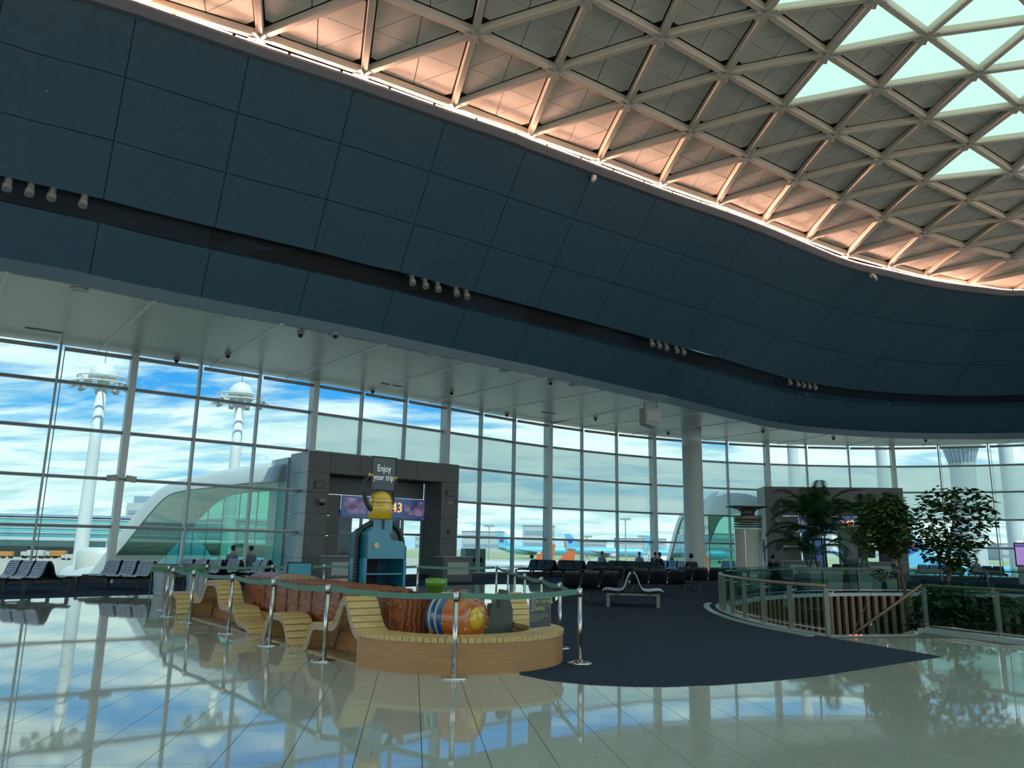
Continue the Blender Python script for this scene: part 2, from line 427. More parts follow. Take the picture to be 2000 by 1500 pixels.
# stone curb round the void, carpet side
def ribbon(path, off0, off1, z0, z1, name, m, parent=None):
    mb = MB(); n = len(path)
    for i, p in enumerate(path):
        a = path[max(i - 1, 0)]; b = path[min(i + 1, n - 1)]; t = (b - a).normalized(); nn = Vector((-t.y, t.x, 0))
        for o_, z in ((off0, z0), (off1, z0), (off1, z1), (off0, z1)): mb.v.append(tuple(p + nn * o_ + Vector((0, 0, z))))
    for i in range(n - 1):
        for k in range(4):
            mb.f.append((i * 4 + k, i * 4 + (k + 1) % 4, i * 4 + 4 + (k + 1) % 4, i * 4 + 4 + k))
    mb.f += [(0, 1, 2, 3), (4 * n - 1, 4 * n - 2, 4 * n - 3, 4 * n - 4)]
    return mb.build(name, m, parent)
cb = ribbon(VL[:26], 0.30, 0.46, -0.01, 0.03, 'curb', M['curb_stone']); tag(cb, 'pale stone curb set in the carpet round the stair void', kind='structure')
cb = ribbon(VL, -0.16, 0.14, -0.10, 0.02, 'curb', M['curb_stone']); tag(cb, 'stone edge of the stair void under the glass railing', kind='structure')
RE = [V2(p) for p in ((11.2, 11.2), (9.2, 14.48), (8.89, 15.07), (8.43, 16.35))]
cb = ribbon(RE, -0.16, 0.22, -0.35, 0.07, 'curb', M['curb_stone']); tag(cb, 'raised stone edge beside the stairs under the straight glass railing', kind='structure')
LE = [V2(p) for p in ((8.43, 16.35), (7.8, 15.55), (6.6, 15.2), (5.94, 15.03))]
cb = ribbon(LE, -0.25, 0.0, -0.2, 0.004, 'curb', M['granite']); tag(cb, 'polished top nosing of the stairs down to the lower level', kind='structure')

# below: lower floor, wall of wood battens
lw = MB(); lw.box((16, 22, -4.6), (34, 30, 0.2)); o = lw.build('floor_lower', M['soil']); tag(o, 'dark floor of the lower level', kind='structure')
wv = setting('wall_void', 'curved wall of wood battens lining the stair void')
back = MB(); n = len(VL)
for p in VL: back.v += [(p.x, p.y, -0.08), (p.x, p.y, -4.5)]
for i in range(n - 1): back.f.append((2 * i, 2 * i + 1, 2 * i + 3, 2 * i + 2))
back.build('backing', M['black'], wv)
vp = Path(VL); s = 5.4; bmesh_cache = None
bat = MB(); bat.box((0, 0, -1.85), (0.17, 0.12, 3.5))
bme = None
while s < vp.len - .2:
    p = vp.at(s); t = vp.tan(s); nn = Vector((t.y, -t.x, 0))
    if bme is None:
        o = bat.build('batten', M['batten'], wv); bme = o.data
    else: o = link('batten', bme, wv)
    o.location = p + nn * 0.1; o.rotation_euler = (0, 0, math.atan2(t.y, t.x))
    s += 0.40 if s > 9 else 0.36
# back side of the void towards the viewer
rb = MB()
for a, b in zip(VOID_R[:-1], VOID_R[1:]): rb.add([(a[0], a[1], -.02), (b[0], b[1], -.02), (b[0], b[1], -4.5), (a[0], a[1], -4.5)], [(0, 1, 2, 3)])
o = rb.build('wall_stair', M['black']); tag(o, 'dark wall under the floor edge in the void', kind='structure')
# steps
st = setting('stairs', 'flight of steps going down from the hall floor')
sd = Vector((-.45, .893, 0)).normalized(); sw = Vector((sd.y, -sd.x, 0))
for k in range(14):
    mb = MB(); c = Vector((7.0, 15.3, 0)) + sd * (0.15 + .3 * k) + Vector((0, 0, -.16 * (k + 1)))
    mb.box(c, (2.1, .32, .14), math.atan2(sw.y, sw.x)); mb.build('step', M['curb_stone'], st)

# ------------------------------------------------------------------ glass railings
def railing(name, label, pts, ht, every, close=False, kick=True):
    P = Path(pts); n = max(1, round(P.len / every)); base = P.at(0)
    root = thing(name, label, 'railing', base, 0, 'glass railings of the stair void')
    L_ = lambda p, z=0: Vector((p.x - base.x, p.y - base.y, z))
    rail = MB(); m_ = max(2, int(P.len / .35)); rail.tube([L_(P.at(P.len * i / m_), ht) for i in range(m_ + 1)], .032, 8)
    rail.build('handrail', M['handrail'], root, True)
    if kick:
        k2 = MB(); k2.tube([L_(P.at(P.len * i / m_), .12) for i in range(m_ + 1)], .016, 6); k2.build('foot_rail', M['steel_bright'], root, True)
    for i in range(n + 1):
        s_ = P.len * i / n; p = P.at(s_); t = P.tan(s_); nn = Vector((t.y, -t.x, 0)); mb = MB()
        mb.bar(L_(p, 0.0), L_(p, ht - .03), .035, .10, nn); o_ = mb.build('post', M['steel_dull'], root)
        b2 = MB(); b2.tube([L_(p, ht - .12) + nn * .02, L_(p, ht - .13) + nn * .14, L_(p, ht - .09) + nn * .17], .009, 5); b2.build('bracket', M['steel_bright'], o_)
    for i in range(n):
        a = P.at(P.len * i / n); b = P.at(P.len * (i + 1) / n); t = (b - a).normalized(); nn = Vector((t.y, -t.x, 0)); mb = MB()
        q = 3; lo = []
        for k in range(q + 1): lo.append(P.at(P.len * (i + (k + .06 if k == 0 else (k - .06 if k == q else k)) / q) / n) + nn * .07)
        for k in range(q):
            c0, c1 = lo[k], lo[k + 1]; e = nn * .012
            mb.hexa([L_(c0, .16), L_(c1, .16), L_(c1 + e, .16), L_(c0 + e, .16), L_(c0, ht + .12), L_(c1, ht + .12), L_(c1 + e, ht + .12), L_(c0 + e, ht + .12)])
        mb.build('glass_panel', M['rail_glass'], root)
    return root
i0 = VPATH = Path(VL)
def sub(a, b, n=30): return [VPATH.at(a + (b - a) * i / n) for i in range(n + 1)]
railing('glass_railing', 'curved glass railing with brown handrail beside the carpet and stairs', sub(0.0, 8.3), .9, 1.25)
railing('glass_railing', 'long curved glass railing on the far side of the stair void', sub(8.42, VPATH.len - .1, 60), .9, 1.9)
railing('glass_railing', 'straight glass railing with brown handrail along the raised stone edge', [V2(p) for p in ((8.43, 16.30), (8.89, 15.07), (9.2, 14.42), (10.6, 12.1))], .9, 1.36)
# sloping stair rail
root = thing('stair_rail', 'sloping brown stair handrail with glass going down into the void', 'railing', (8.43, 16.35, 0))
mb = MB(); e = sd * 4.2 + Vector((0, 0, -2.7)); mb.tube([(0, 0, .9), Vector((0, 0, .9)) + e], .03, 8); mb.build('handrail', M['handrail'], root, True)
mb = MB(); k = sw * .012; off = sw * .08
mb.hexa([off + Vector((0, 0, .1)), off + e + Vector((0, 0, .1)), off + k + e + Vector((0, 0, .1)), off + k + Vector((0, 0, .1)), off + Vector((0, 0, 1.0)), off + e + Vector((0, 0, 1.0)), off + k + e + Vector((0, 0, 1.0)), off + k + Vector((0, 0, 1.0))])
mb.build('glass_panel', M['rail_glass'], root)
for f in (.3, .65, .95):
    mb = MB(); p = e * f; mb.bar(p + Vector((0, 0, -.1)), p + Vector((0, 0, .86)), .035, .09, sd); o = mb.build('post', M['steel_dull'], root)
    mb = MB(); mb.tube([p + Vector((0, 0, .86)), p - sw * .06 + Vector((0, 0, .80))], .009, 5); mb.build('bracket', M['steel_bright'], o)
# ================================================================== curtain wall
COLS = [(-33.0, 17.0), (-26.9, 21.1), (-20.85, 25.2), (-14.65, 29.35), (-8.84, 34.0), (-3.4, 39.19), (2.08, 44.41), (8.86, 48.8), (16.9, 51.43), (25.37, 51.61), (33.2, 48.5), (39.3, 42.6), (43, 35)]
ZS = 8.6
RAILZ = [0.2, 2.0, 3.75, 5.5, 7.2]
gp = catmull([V2(p) for p in COLS], 3)          # three panes to a bay
NB = len(COLS) - 1
def out_n(i):
    a = gp[max(i - 1, 0)]; b = gp[min(i + 1, len(gp) - 1)]; t = (b - a).normalized(); return Vector((-t.y, t.x, 0))
cap = MB(); cap_me = None
for b_ in range(NB):
    root = setting('window_%d' % (b_ + 1), None)
    portal = b_ in (4, 8)
    for k in range(3):
        i = b_ * 3 + k; p, q = gp[i], gp[i + 1]; t = (q - p).normalized(); nn = Vector((-t.y, t.x, 0))
        zs = RAILZ + [ZS]
        for r_ in range(5):
            z0, z1 = zs[r_], zs[r_ + 1]
            if portal and z1 <= 5.55: continue
            film = (b_ >= 4 and r_ in (2, 3)) or (b_ >= 7 and r_ in (2, 3))
            mb = MB(); e = nn * .02; a = p + t * .03 + nn * .1; c = q - t * .03 + nn * .1
            Z = lambda v, z: Vector((v.x, v.y, z))
            mb.hexa([Z(a, z0), Z(c, z0), Z(c + e, z0), Z(a + e, z0), Z(a, z1), Z(c, z1), Z(c + e, z1), Z(a + e, z1)])
            mb.build('pane', M['pane_film' if film else 'pane'], root)
        for r_, z in enumerate(RAILZ):
            if portal and z < 5.4: continue
            mb = MB(); mb.bar(Vector((p.x, p.y, z)), Vector((q.x, q.y, z)), .20, .09); o = mb.build('transom', M['rail_dark'], root)
            mb = MB(); mb.bar(Vector((p.x, p.y, z + .055)) - nn * .03, Vector((q.x, q.y, z + .055)) - nn * .03, .12, .025); mb.build('cover_strip', M['white_metal'], o)
        mb = MB(); mb.tube([Vector((p.x, p.y, ZS - .20)) - nn * .18 + t * .12, Vector((q.x, q.y, ZS - .20)) - nn * .18 - t * .12], .075, 10); mb.build('blind_roller', M['blind_box'], root, True)
        if k:
            z0 = 5.5 if portal else 0.1
            mb = MB(); mb.bar(Vector((p.x, p.y, z0)) - nn * .02, Vector((p.x, p.y, ZS)) - nn * .02, .07, .24, nn); mb.build('mullion', M['window_frame'], root)
            mb = MB(); mb.bar(Vector((p.x, p.y, z0)) + nn * .3 + t * .16, Vector((p.x, p.y, ZS)) + nn * .3 + t * .16, .03, .05, nn); mb.build('fin', M['window_frame'], root)
    i = b_ * 3; p = gp[i]; nn = out_n(i)
    mb = MB(); z0 = 5.44 if b_ in (4, 5, 8, 9) else 0.0
    mb.bar(Vector((p.x, p.y, z0)) - nn * .12, Vector((p.x, p.y, ZS)) - nn * .12, .24, .46, nn); mb.build('column', M['white_metal'], root)
    mb = MB(); mb.bar(Vector((p.x, p.y, z0)) + nn * .22, Vector((p.x, p.y, ZS)) + nn * .22, .06, .12, nn); mb.build('mullion', M['window_frame'], root)
bb = ribbon(gp, -0.35, 0.25, -0.02, 0.20, 'baseboard_window', M['base_dark']); bb['kind'] = 'structure'

# ================================================================== soffit
SE = [(-40, 1.0), (-26, 10.9), (-13.85, 19.94), (-12.31, 21.02), (-10.75, 22.38), (-7.6, 24.69), (-5.4, 26.33), (-4.51, 27.1), (-1.51, 29.64), (1.49, 32.1), (4.4, 34.75), (6.93, 37.01), (8.14, 37.95), (12.41, 42.1), (15.31, 44.7), (18.59, 46.51), (22.88, 47.7), (26.79, 47.94), (31.36, 47.13), (36.5, 43.5), (40, 37), (41.5, 29)]
se = Path([V2(p) for p in catmull([V2(p) for p in SE], 6)])
GLP = Path(gp)
def soffit_mat():
    m = bpy.data.materials.new('soffit'); m.use_nodes = True; nt = m.node_tree; N = nt.nodes; L = nt.links; b = N['Principled BSDF']
    uv = N.new('ShaderNodeUVMap'); sp = N.new('ShaderNodeSeparateXYZ'); L.new(uv.outputs[0], sp.inputs[0])
    a = N.new('ShaderNodeMath'); a.operation = 'MULTIPLY'; a.inputs[1].default_value = 26; L.new(sp.outputs[1], a.inputs[0])
    fr = N.new('ShaderNodeMath'); fr.operation = 'FRACT'; L.new(a.outputs[0], fr.inputs[0])
    r_ = N.new('ShaderNodeValToRGB'); e = r_.color_ramp.elements; r_.color_ramp.interpolation = 'LINEAR'
    e[0].position = 0.0; e[0].color = (0.26, 0.255, 0.22, 1); e[1].position = 0.12; e[1].color = (0.54, 0.525, 0.46, 1); L.new(fr.outputs[0], r_.inputs[0])
    L.new(r_.outputs[0], b.inputs['Base Color']); b.inputs['Roughness'].default_value = 0.32
    bp = N.new('ShaderNodeBump'); bp.inputs['Strength'].default_value = 0.25; bp.inputs['Distance'].default_value = 0.02; L.new(fr.outputs[0], bp.inputs['Height']); L.new(bp.outputs[0], b.inputs['Normal'])
    MATS['soffit'] = m
soffit_mat()
mat('strip_white', (0.85, 0.87, 0.84), .4)
sof = setting('ceiling_soffit', 'white plank soffit between the window wall and the blue fascia')
SBAY = 3.9; s0 = se.near(V2((-10.75, 22.38))); SJ = [s0 + SBAY * k for k in range(-9, 16) if 0 <= s0 + SBAY * k <= se.len]
SJ = [0.0] + SJ + [se.len]
def outer_pt(s):
    p = se.at(s); t = se.tan(s); nn = Vector((-t.y, t.x, 0)); best = None
    for i in range(1, len(GLP.p)):
        a, b = GLP.p[i - 1], GLP.p[i]; d = b - a; den = nn.x * d.y - nn.y * d.x
        if abs(den) < 1e-9: continue
        w = a - p; r1 = (w.x * d.y - w.y * d.x) / den; r2 = (w.x * nn.y - w.y * nn.x) / den
        if r1 > 0 and -1e-6 <= r2 <= 1 + 1e-6 and (best is None or r1 < best): best = r1
    if best is None or best > 16: best = 9.0
    return p + nn * (best + .1)
for a, b in zip(SJ[:-1], SJ[1:]):
    if b - a < .3: continue
    mb = MB(); n = 4; m_ = 6; uvs = []
    for i in range(n + 1):
        s_ = a + (b - a) * i / n; p = se.at(s_); q = outer_pt(s_)
        for k in range(m_ + 1): f = k / m_; w = p.lerp(q, f); mb.v.append((w.x, w.y, ZS)); uvs.append((s_, (q - p).length * f / 9.0))
    for i in range(n):
        for k in range(m_): mb.f.append((i * (m_ + 1) + k, (i + 1) * (m_ + 1) + k, (i + 1) * (m_ + 1) + k + 1, i * (m_ + 1) + k + 1))
    o = mb.build('soffit_panel', M['soffit'], sof); ul = o.data.uv_layers.new(name='UVMap')
    for lp in o.data.loops: ul.data[lp.index].uv = uvs[lp.vertex_index]
    p, q = se.at(b), outer_pt(b); mb = MB()
    mb.bar(Vector((p.x, p.y, ZS - .012)), Vector((q.x, q.y, ZS - .012)), .09, .03); mb.build('joint_strip', M['strip_white'], sof)
top = MB()
for i in range(61):
    s_ = se.len * i / 60; p = se.at(s_); q = outer_pt(s_); q = p + (q - p) * 1.06
    top.v += [(p.x, p.y, ZS + .35), (q.x, q.y, ZS + .35)]
for i in range(60): top.f.append((2 * i, 2 * i + 1, 2 * i + 3, 2 * i + 2))
top.build('upper_deck', M['black'], sof)

# ================================================================== blue leaning fascia
TOPZ = 15.6
TE = [(240, 26.6), (485, 110), (690, 177), (869, 239), (1000, 283), (1026, 294), (1281, 387), (1400, 427), (1490, 460), (1640, 520), (1730, 542.5), (1820, 562), (1910, 574), (2000, 580)]
tw = [atz(x, y, TOPZ) for x, y in TE]; tw = [V2(p) for p in tw]
lead = [V2((-34.5, -1.5)), V2((-22, 8.4)), tw[0] + (tw[0] - tw[2]) * 0.55]
tail = [V2((33.4, 39.3)), V2((36.2, 33.5)), V2((37.0, 26))]
te = Path(catmull(lead + tw + tail, 6))
fas = setting('wall_fascia', 'tall dark blue panelled fascia leaning in above the windows')
# matching points on lower and upper edge, one seam every 3.13 m along the lower edge
seam_lo = [(-12.25, 21.25), (-9.72, 23.14), (-7.21, 25.01), (-4.75, 27.01), (-2.34, 28.97), (0.07, 30.84), (2.41, 32.89)]
seam_hi = [te.near(V2(atz(x, y, TOPZ))) for x, y in ((485, 112), (690, 177), (869, 239), (1026, 294), (1157, 340), (1281, 387))]
PW = 3.12
s1 = se.near(V2(seam_lo[1]))
lo_s = [s1 + PW * k for k in range(-12, 22) if 0 < s1 + PW * k < se.len]
k0 = min(range(len(lo_s)), key=lambda i: abs(lo_s[i] - s1))
def hi_of(i):
    j = i - k0
    if 0 <= j < len(seam_hi): return seam_hi[j]
    if j < 0: return seam_hi[0] + j * 3.05
    # spread what is left evenly round the far bend
    last = seam_hi[-1]; rest = len(lo_s) - 1 - (k0 + len(seam_hi) - 1)
    return last + (te.len - last) * (j - len(seam_hi) + 1) / max(rest, 1)
ZB0, ZB1 = ZS + .35, TOPZ
ROWS = [0.0, 0.21, 0.30, 0.53, 0.775, 1.0]
class Fas:
    @staticmethod
    def pt(i, f, t):
        """panel column i (+ fraction f), height fraction t"""
        a = lo_s[i] + (lo_s[min(i + 1, len(lo_s) - 1)] - lo_s[i]) * f; h0 = hi_of(i); h1 = hi_of(min(i + 1, len(lo_s) - 1)); b = max(0, h0 + (h1 - h0) * f)
        p = se.at(a); q = te.at(b); p = Vector((p.x, p.y, ZB0)); q = Vector((q.x, q.y, ZB1)); return p.lerp(q, t)
    @staticmethod
    def nrm(i, f, t):
        du = Fas.pt(i, min(f + .05, 1), t) - Fas.pt(i, max(f - .05, 0), t); dv = Fas.pt(i, f, 1) - Fas.pt(i, f, 0); return du.cross(dv).normalized()
ncol = len(lo_s) - 1
def fquad(mb, i, t0, t1, inset, out, gap_i=0.0):
    n = 3; G = []
    for k in range(n + 1):
        f = k / n
        for t in (t0, t1): G.append((f, t))
    W = []
    for f, t in G:
        f2 = min(max(f, gap_i / PW), 1 - gap_i / PW); hgt = 7.5
        t2 = t + (inset / hgt if t == t0 else -inset / hgt); nn = Fas.nrm(i, f2, t2); W.append(Fas.pt(i, f2, t2) + nn * out)
        W.append(Fas.pt(i, f2, t2) + nn * (out - .05))
    o_ = len(mb.v); mb.v += [tuple(w) for w in W]
    idx = lambda k, tt, d: o_ + (k * 2 + tt) * 2 + d
    for k in range(n):
        mb.f.append((idx(k, 0, 0), idx(k, 1, 0), idx(k + 1, 1, 0), idx(k + 1, 0, 0)))
        mb.f.append((idx(k, 0, 1), idx(k, 0, 0), idx(k + 1, 0, 0), idx(k + 1, 0, 1)))
        mb.f.append((idx(k, 1, 0), idx(k, 1, 1), idx(k + 1, 1, 1), idx(k + 1, 1, 0)))
    mb.f.append((idx(0, 0, 0), idx(0, 0, 1), idx(0, 1, 1), idx(0, 1, 0))); mb.f.append((idx(n, 0, 0), idx(n, 1, 0), idx(n, 1, 1), idx(n, 0, 1)))
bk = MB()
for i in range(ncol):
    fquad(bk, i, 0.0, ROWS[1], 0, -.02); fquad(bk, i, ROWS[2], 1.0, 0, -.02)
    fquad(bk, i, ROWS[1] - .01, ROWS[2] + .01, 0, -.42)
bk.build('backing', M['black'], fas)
for i in range(ncol):
    for t0, t1 in ((ROWS[0], ROWS[1]), (ROWS[2], ROWS[3]), (ROWS[3], ROWS[4]), (ROWS[4], ROWS[5])):
        mb = MB(); fquad(mb, i, t0, t1, .012, .03, .012); mb.build('wall_panel', M['blue_panel'], fas)
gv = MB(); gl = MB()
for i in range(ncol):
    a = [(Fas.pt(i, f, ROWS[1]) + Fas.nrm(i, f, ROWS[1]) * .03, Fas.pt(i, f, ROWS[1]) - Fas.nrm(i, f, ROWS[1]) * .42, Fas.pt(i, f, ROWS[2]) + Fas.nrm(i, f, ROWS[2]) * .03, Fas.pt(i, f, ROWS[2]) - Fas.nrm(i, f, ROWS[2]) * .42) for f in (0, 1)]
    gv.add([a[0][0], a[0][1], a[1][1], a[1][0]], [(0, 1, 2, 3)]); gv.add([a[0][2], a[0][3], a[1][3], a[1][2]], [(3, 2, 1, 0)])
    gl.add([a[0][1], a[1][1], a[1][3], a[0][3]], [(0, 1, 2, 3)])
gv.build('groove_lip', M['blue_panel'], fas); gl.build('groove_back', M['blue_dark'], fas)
# lower trim band
tb = MB(); tl = MB(); n = 80
for i in range(n + 1):
    s_ = se.len * i / n; p = se.at(s_); t = se.tan(s_); nn = Vector((-t.y, t.x, 0))
    tb.v += [(p.x, p.y, ZS - .02), (p.x - nn.x * .03, p.y - nn.y * .03, ZS + .36), (p.x + nn.x * .12, p.y + nn.y * .12, ZS - .02)]
for i in range(n): tb.f += [(3 * i, 3 * i + 3, 3 * i + 4, 3 * i + 1), (3 * i, 3 * i + 2, 3 * i + 5, 3 * i + 3)]
o = tb.build('trim_1', M['blue_trim']); tag(o, 'grey-blue trim band along the lower edge of the fascia', kind='structure')
# upper cove trim and LED strips
CZ0, CZ1 = TOPZ, 16.05
ct = MB(); n = 110; cv = []
for i in range(n + 1):
    s_ = te.len * i / n; p = te.at(s_); t = te.tan(s_); nn = Vector((-t.y, t.x, 0)); cv.append((p, nn))
    for o_, z in ((0.02, CZ0), (-.16, CZ0 + .02), (-.30, CZ1 - .22), (-.30, CZ1 - .14), (-.2, CZ1 - .14), (.55, CZ1 - .12)): ct.v.append((p.x + nn.x * o_, p.y + nn.y * o_, z))
for i in range(n):
    for k in range(5): ct.f.append((i * 6 + k, i * 6 + 6 + k, i * 6 + 7 + k, i * 6 + 1 + k))
cove = ct.build('trim_2', M['cove_trim']); tag(cove, 'grey cove trim carrying the warm light line below the roof', kind='structure')
s_ = .2
while s_ < te.len - 1.7:
    a, b = s_, s_ + 1.52; mb = MB(); Q = []
    for s2 in (a, (a + b) / 2, b):
        p = te.at(s2); t = te.tan(s2); nn = Vector((-t.y, t.x, 0)); Q.append(Vector((p.x, p.y, CZ1 - .118)) - nn * .288)
    mb.bar(Q[0], Q[1], .03, .035); mb.bar(Q[1], Q[2], .03, .035); mb.build('light_strip', M['led'], cove); s_ += 1.62

# the lensed output of the light line: it throws its light flat across the underside of the roof
s_ = te.near(tw[0]) - 12
while s_ < te.len - 6:
    p = te.at(s_ + 2.2); t = te.tan(s_ + 2.2); nn = Vector((-t.y, t.x, 0))
    ld = bpy.data.lights.new('light_line', 'AREA'); ld.shape = 'RECTANGLE'; ld.size = 4.3; ld.size_y = .05; ld.energy = 10.5; ld.color = (1.0, .58, .43); ld.spread = R(56)
    lo = bpy.data.objects.new('light_line', ld); COL.objects.link(lo); d = (-nn + Vector((0, 0, .20))).normalized()
    lo.matrix_world = Matrix.Translation(Vector((p.x, p.y, CZ1 - .12)) - nn * .36) @ Matrix((t, d.cross(t) * -1, -d)).transposed().to_4x4()
    s_ += 4.5
# ================================================================== grid shell roof
RN = [[(508, 76), (711, 146), (886, 211), (1035, 267), (1170, 315), (1290, 361), (1401, 400), (1490, 436), (1576, 470), (1655, 500), (1735, 522), (1806, 540)],
      [(928, 69), (1086, 141), (1227, 205), (1348, 261), (1458, 310), (1554, 355), (1643, 392), (1724, 427), (1803, 458), (1886, 485), (1977, 506)],
      [(1152, 0), (1293, 76), (1419, 148), (1530, 211), (1630, 266), (1722, 313), (1805, 356), (1889, 394), (1965, 430)],
      [(1497, 28), (1615, 110), (1716, 175), (1811, 236), (1892, 284), (1977, 338)],
      [(1712, 0), (1811, 72), (1910, 145), (1990, 210)]]
U0 = [0.0, 1.5, 2.0, 3.5, 4.0]
RZ = [16.05, 16.35, 16.6, 16.8, 16.95, 17.05, 17.1, 17.12, 17.14, 17.15, 17.15, 17.15, 17.15, 17.14, 17.12, 17.1, 17.05, 16.95, 16.8, 16.6, 16.35]
NJ = 20
known = {}
A_, BX, BY = [], [], []
for j, row in enumerate(RN):
    for k, (x, y) in enumerate(row):
        w = atz(x, y, RZ[j]); known[(j, U0[j] + k)] = w; A_.append((j, U0[j] + k)); BX.append(w.x); BY.append(w.y)
def basis(j, u): return [1, u, u * u, j, j * u, j * j * .1, u ** 3 * .1]
AM = np.array([basis(j, u) for j, u in A_]); cxx = np.linalg.lstsq(AM, np.array(BX), rcond=None)[0]; cyy = np.linalg.lstsq(AM, np.array(BY), rcond=None)[0]
def fitp(j, u):
    uc = min(max(u, -1.0), 12.5); b = np.array(basis(j, uc)); p = np.array([b @ cxx, b @ cyy])
    if u != uc:
        e = .25 if u > uc else -.25
        b2 = np.array(basis(j, uc - e)); p2 = np.array([b2 @ cxx, b2 @ cyy]); p = p + (p - p2) / abs(e) * abs(u - uc)
    return p
def node(j, u):
    if (j, u) in known: return known[(j, u)]
    p = fitp(j, u) if j <= 4 else fitp(4, u) + (fitp(4, u) - fitp(2, u)) / 2 * (j - 4) * 1.05
    # carry the residual of the nearest measured node of the row
    ks = [k for k in known if k[0] == j]
    if ks:
        k = min(ks, key=lambda q: abs(q[1] - u)); pk = fitp(*k); f = max(0, 1 - abs(k[1] - u) / 4); p = p + f * (np.array([known[k].x, known[k].y]) - pk)
    return Vector((p[0], p[1], RZ[j]))
UMIN, UMAX = -13, 17
roof = setting('ceiling', 'triangular grid shell roof with panels and skylights')
class RP: pass
ribs = []; tris = []; nodes = []
for j in range(NJ + 1):
    off = 0.0 if j % 2 == 0 else 0.5
    us = [u + off for u in range(UMIN, UMAX)]
    for u in us: nodes.append((j, u))
    for u in us:
        if u + 1 <= us[-1]: ribs.append(((j, u), (j, u + 1)))
        if j < NJ:
            for du in (-.5, .5):
                if UMIN <= u + du < UMAX: ribs.append(((j, u), (j + 1, u + du)))
            if u + 1 <= us[-1] and UMIN <= u + .5: tris.append(('up', (j, u), (j, u + 1), (j + 1, u + .5)))
            if UMIN <= u - .5 and u + .5 < UMAX: tris.append(('dn', (j + 1, u - .5), (j + 1, u + .5), (j, u)))
ND = {k: node(*k) for k in nodes}
def onscreen(p, m=40):
    q = proj(p); return q is not None and -m < q[0] < 2000 + m and -m < q[1] < 1500
rest = MB()
for a, b in ribs:
    p, q = ND[a], ND[b]; vis = onscreen(p) or onscreen(q) or onscreen((p + q) / 2)
    dp = Vector((0, 0, .16)); mb = MB() if vis else rest
    t = (q - p).normalized(); w = (t.cross(Vector((0, 0, 1)))).normalized(); up = w.cross(t)
    hw, bw = .11, .085
    V = []
    for e in (p, q):
        V += [e - w * bw, e + w * bw, e + w * hw + up * .05, e + w * hw + up * .22, e - w * hw + up * .22, e - w * hw + up * .05]
    mb.add(V, [(i, (i + 1) % 6, 6 + (i + 1) % 6, 6 + i) for i in range(6)] + [(5, 4, 3, 2, 1, 0), (6, 7, 8, 9, 10, 11)])
    if vis: mb.build('rib', M['rib'], roof)
o = rest.build('rib_field', M['rib'], roof); o['kind'] = 'stuff'
# node castings: six-armed cap below each joint
nc = MB()
for k in range(6):
    g = k * math.pi / 3 + .3; d = Vector((math.cos(g), math.sin(g), 0)); nc.bar(d * .02, d * .34, .10, .035)
nc.lathe([(.10, -.03), (.12, 0), (.10, .04)], 10); nme = None
for k in nodes:
    if not onscreen(ND[k], 5): continue
    if nme is None: o = nc.build('node_cap', M['node_cap'], roof); nme = o.data
    else: o = link('node_cap', nme, roof)
    o.location = ND[k] + Vector((0, 0, -.03))
def skylight_mat():
    m = bpy.data.materials.new('skylight'); m.use_nodes = True; nt = m.node_tree; N = nt.nodes; L = nt.links; N.clear()
    out = N.new('ShaderNodeOutputMaterial'); tl_ = N.new('ShaderNodeBsdfTranslucent'); tl_.inputs[0].default_value = (0.48, 0.57, 0.49, 1)
    tp = N.new('ShaderNodeBsdfTransparent'); tp.inputs[0].default_value = (.7, .9, .85, 1); mx = N.new('ShaderNodeMixShader'); mx.inputs[0].default_value = .06
    L.new(tl_.outputs[0], mx.inputs[1]); L.new(tp.outputs[0], mx.inputs[2]); L.new(mx.outputs[0], out.inputs[0]); MATS['skylight'] = m
skylight_mat()
def is_glass(kind, nds):
    lo = min(n[0] for n in nds)
    um = sum(n[1] for n in nds) / 3
    if lo >= 4: return lo < 15 and um > -9  # unseen glazing overhead is widened to bring more daylight into the hall
    if um < 1.5: return False
    if lo == 3: return kind == 'dn'
    if lo == 2 and kind == 'dn':
        u = [n[1] for n in nds if n[0] == 2][0]; return round(u - 5) % 3 == 0
    return False
def shrink(P, d):
    c = sum(P, Vector()) / 3; out = []
    for i in range(3):
        a, b, e = P[i], P[(i + 1) % 3], P[(i + 2) % 3]; u1 = (b - a).normalized(); u2 = (e - a).normalized(); s_ = math.sqrt(max(1e-6, 1 - u1.dot(u2) ** 2)); out.append(a + (u1 + u2) * (d / s_))
    return out
def slab(mb, poly, th, up=Vector((0, 0, 1))): mb.prism(poly, up * th)
pcand = []; grest = MB(); prest = MB(); dark = MB()
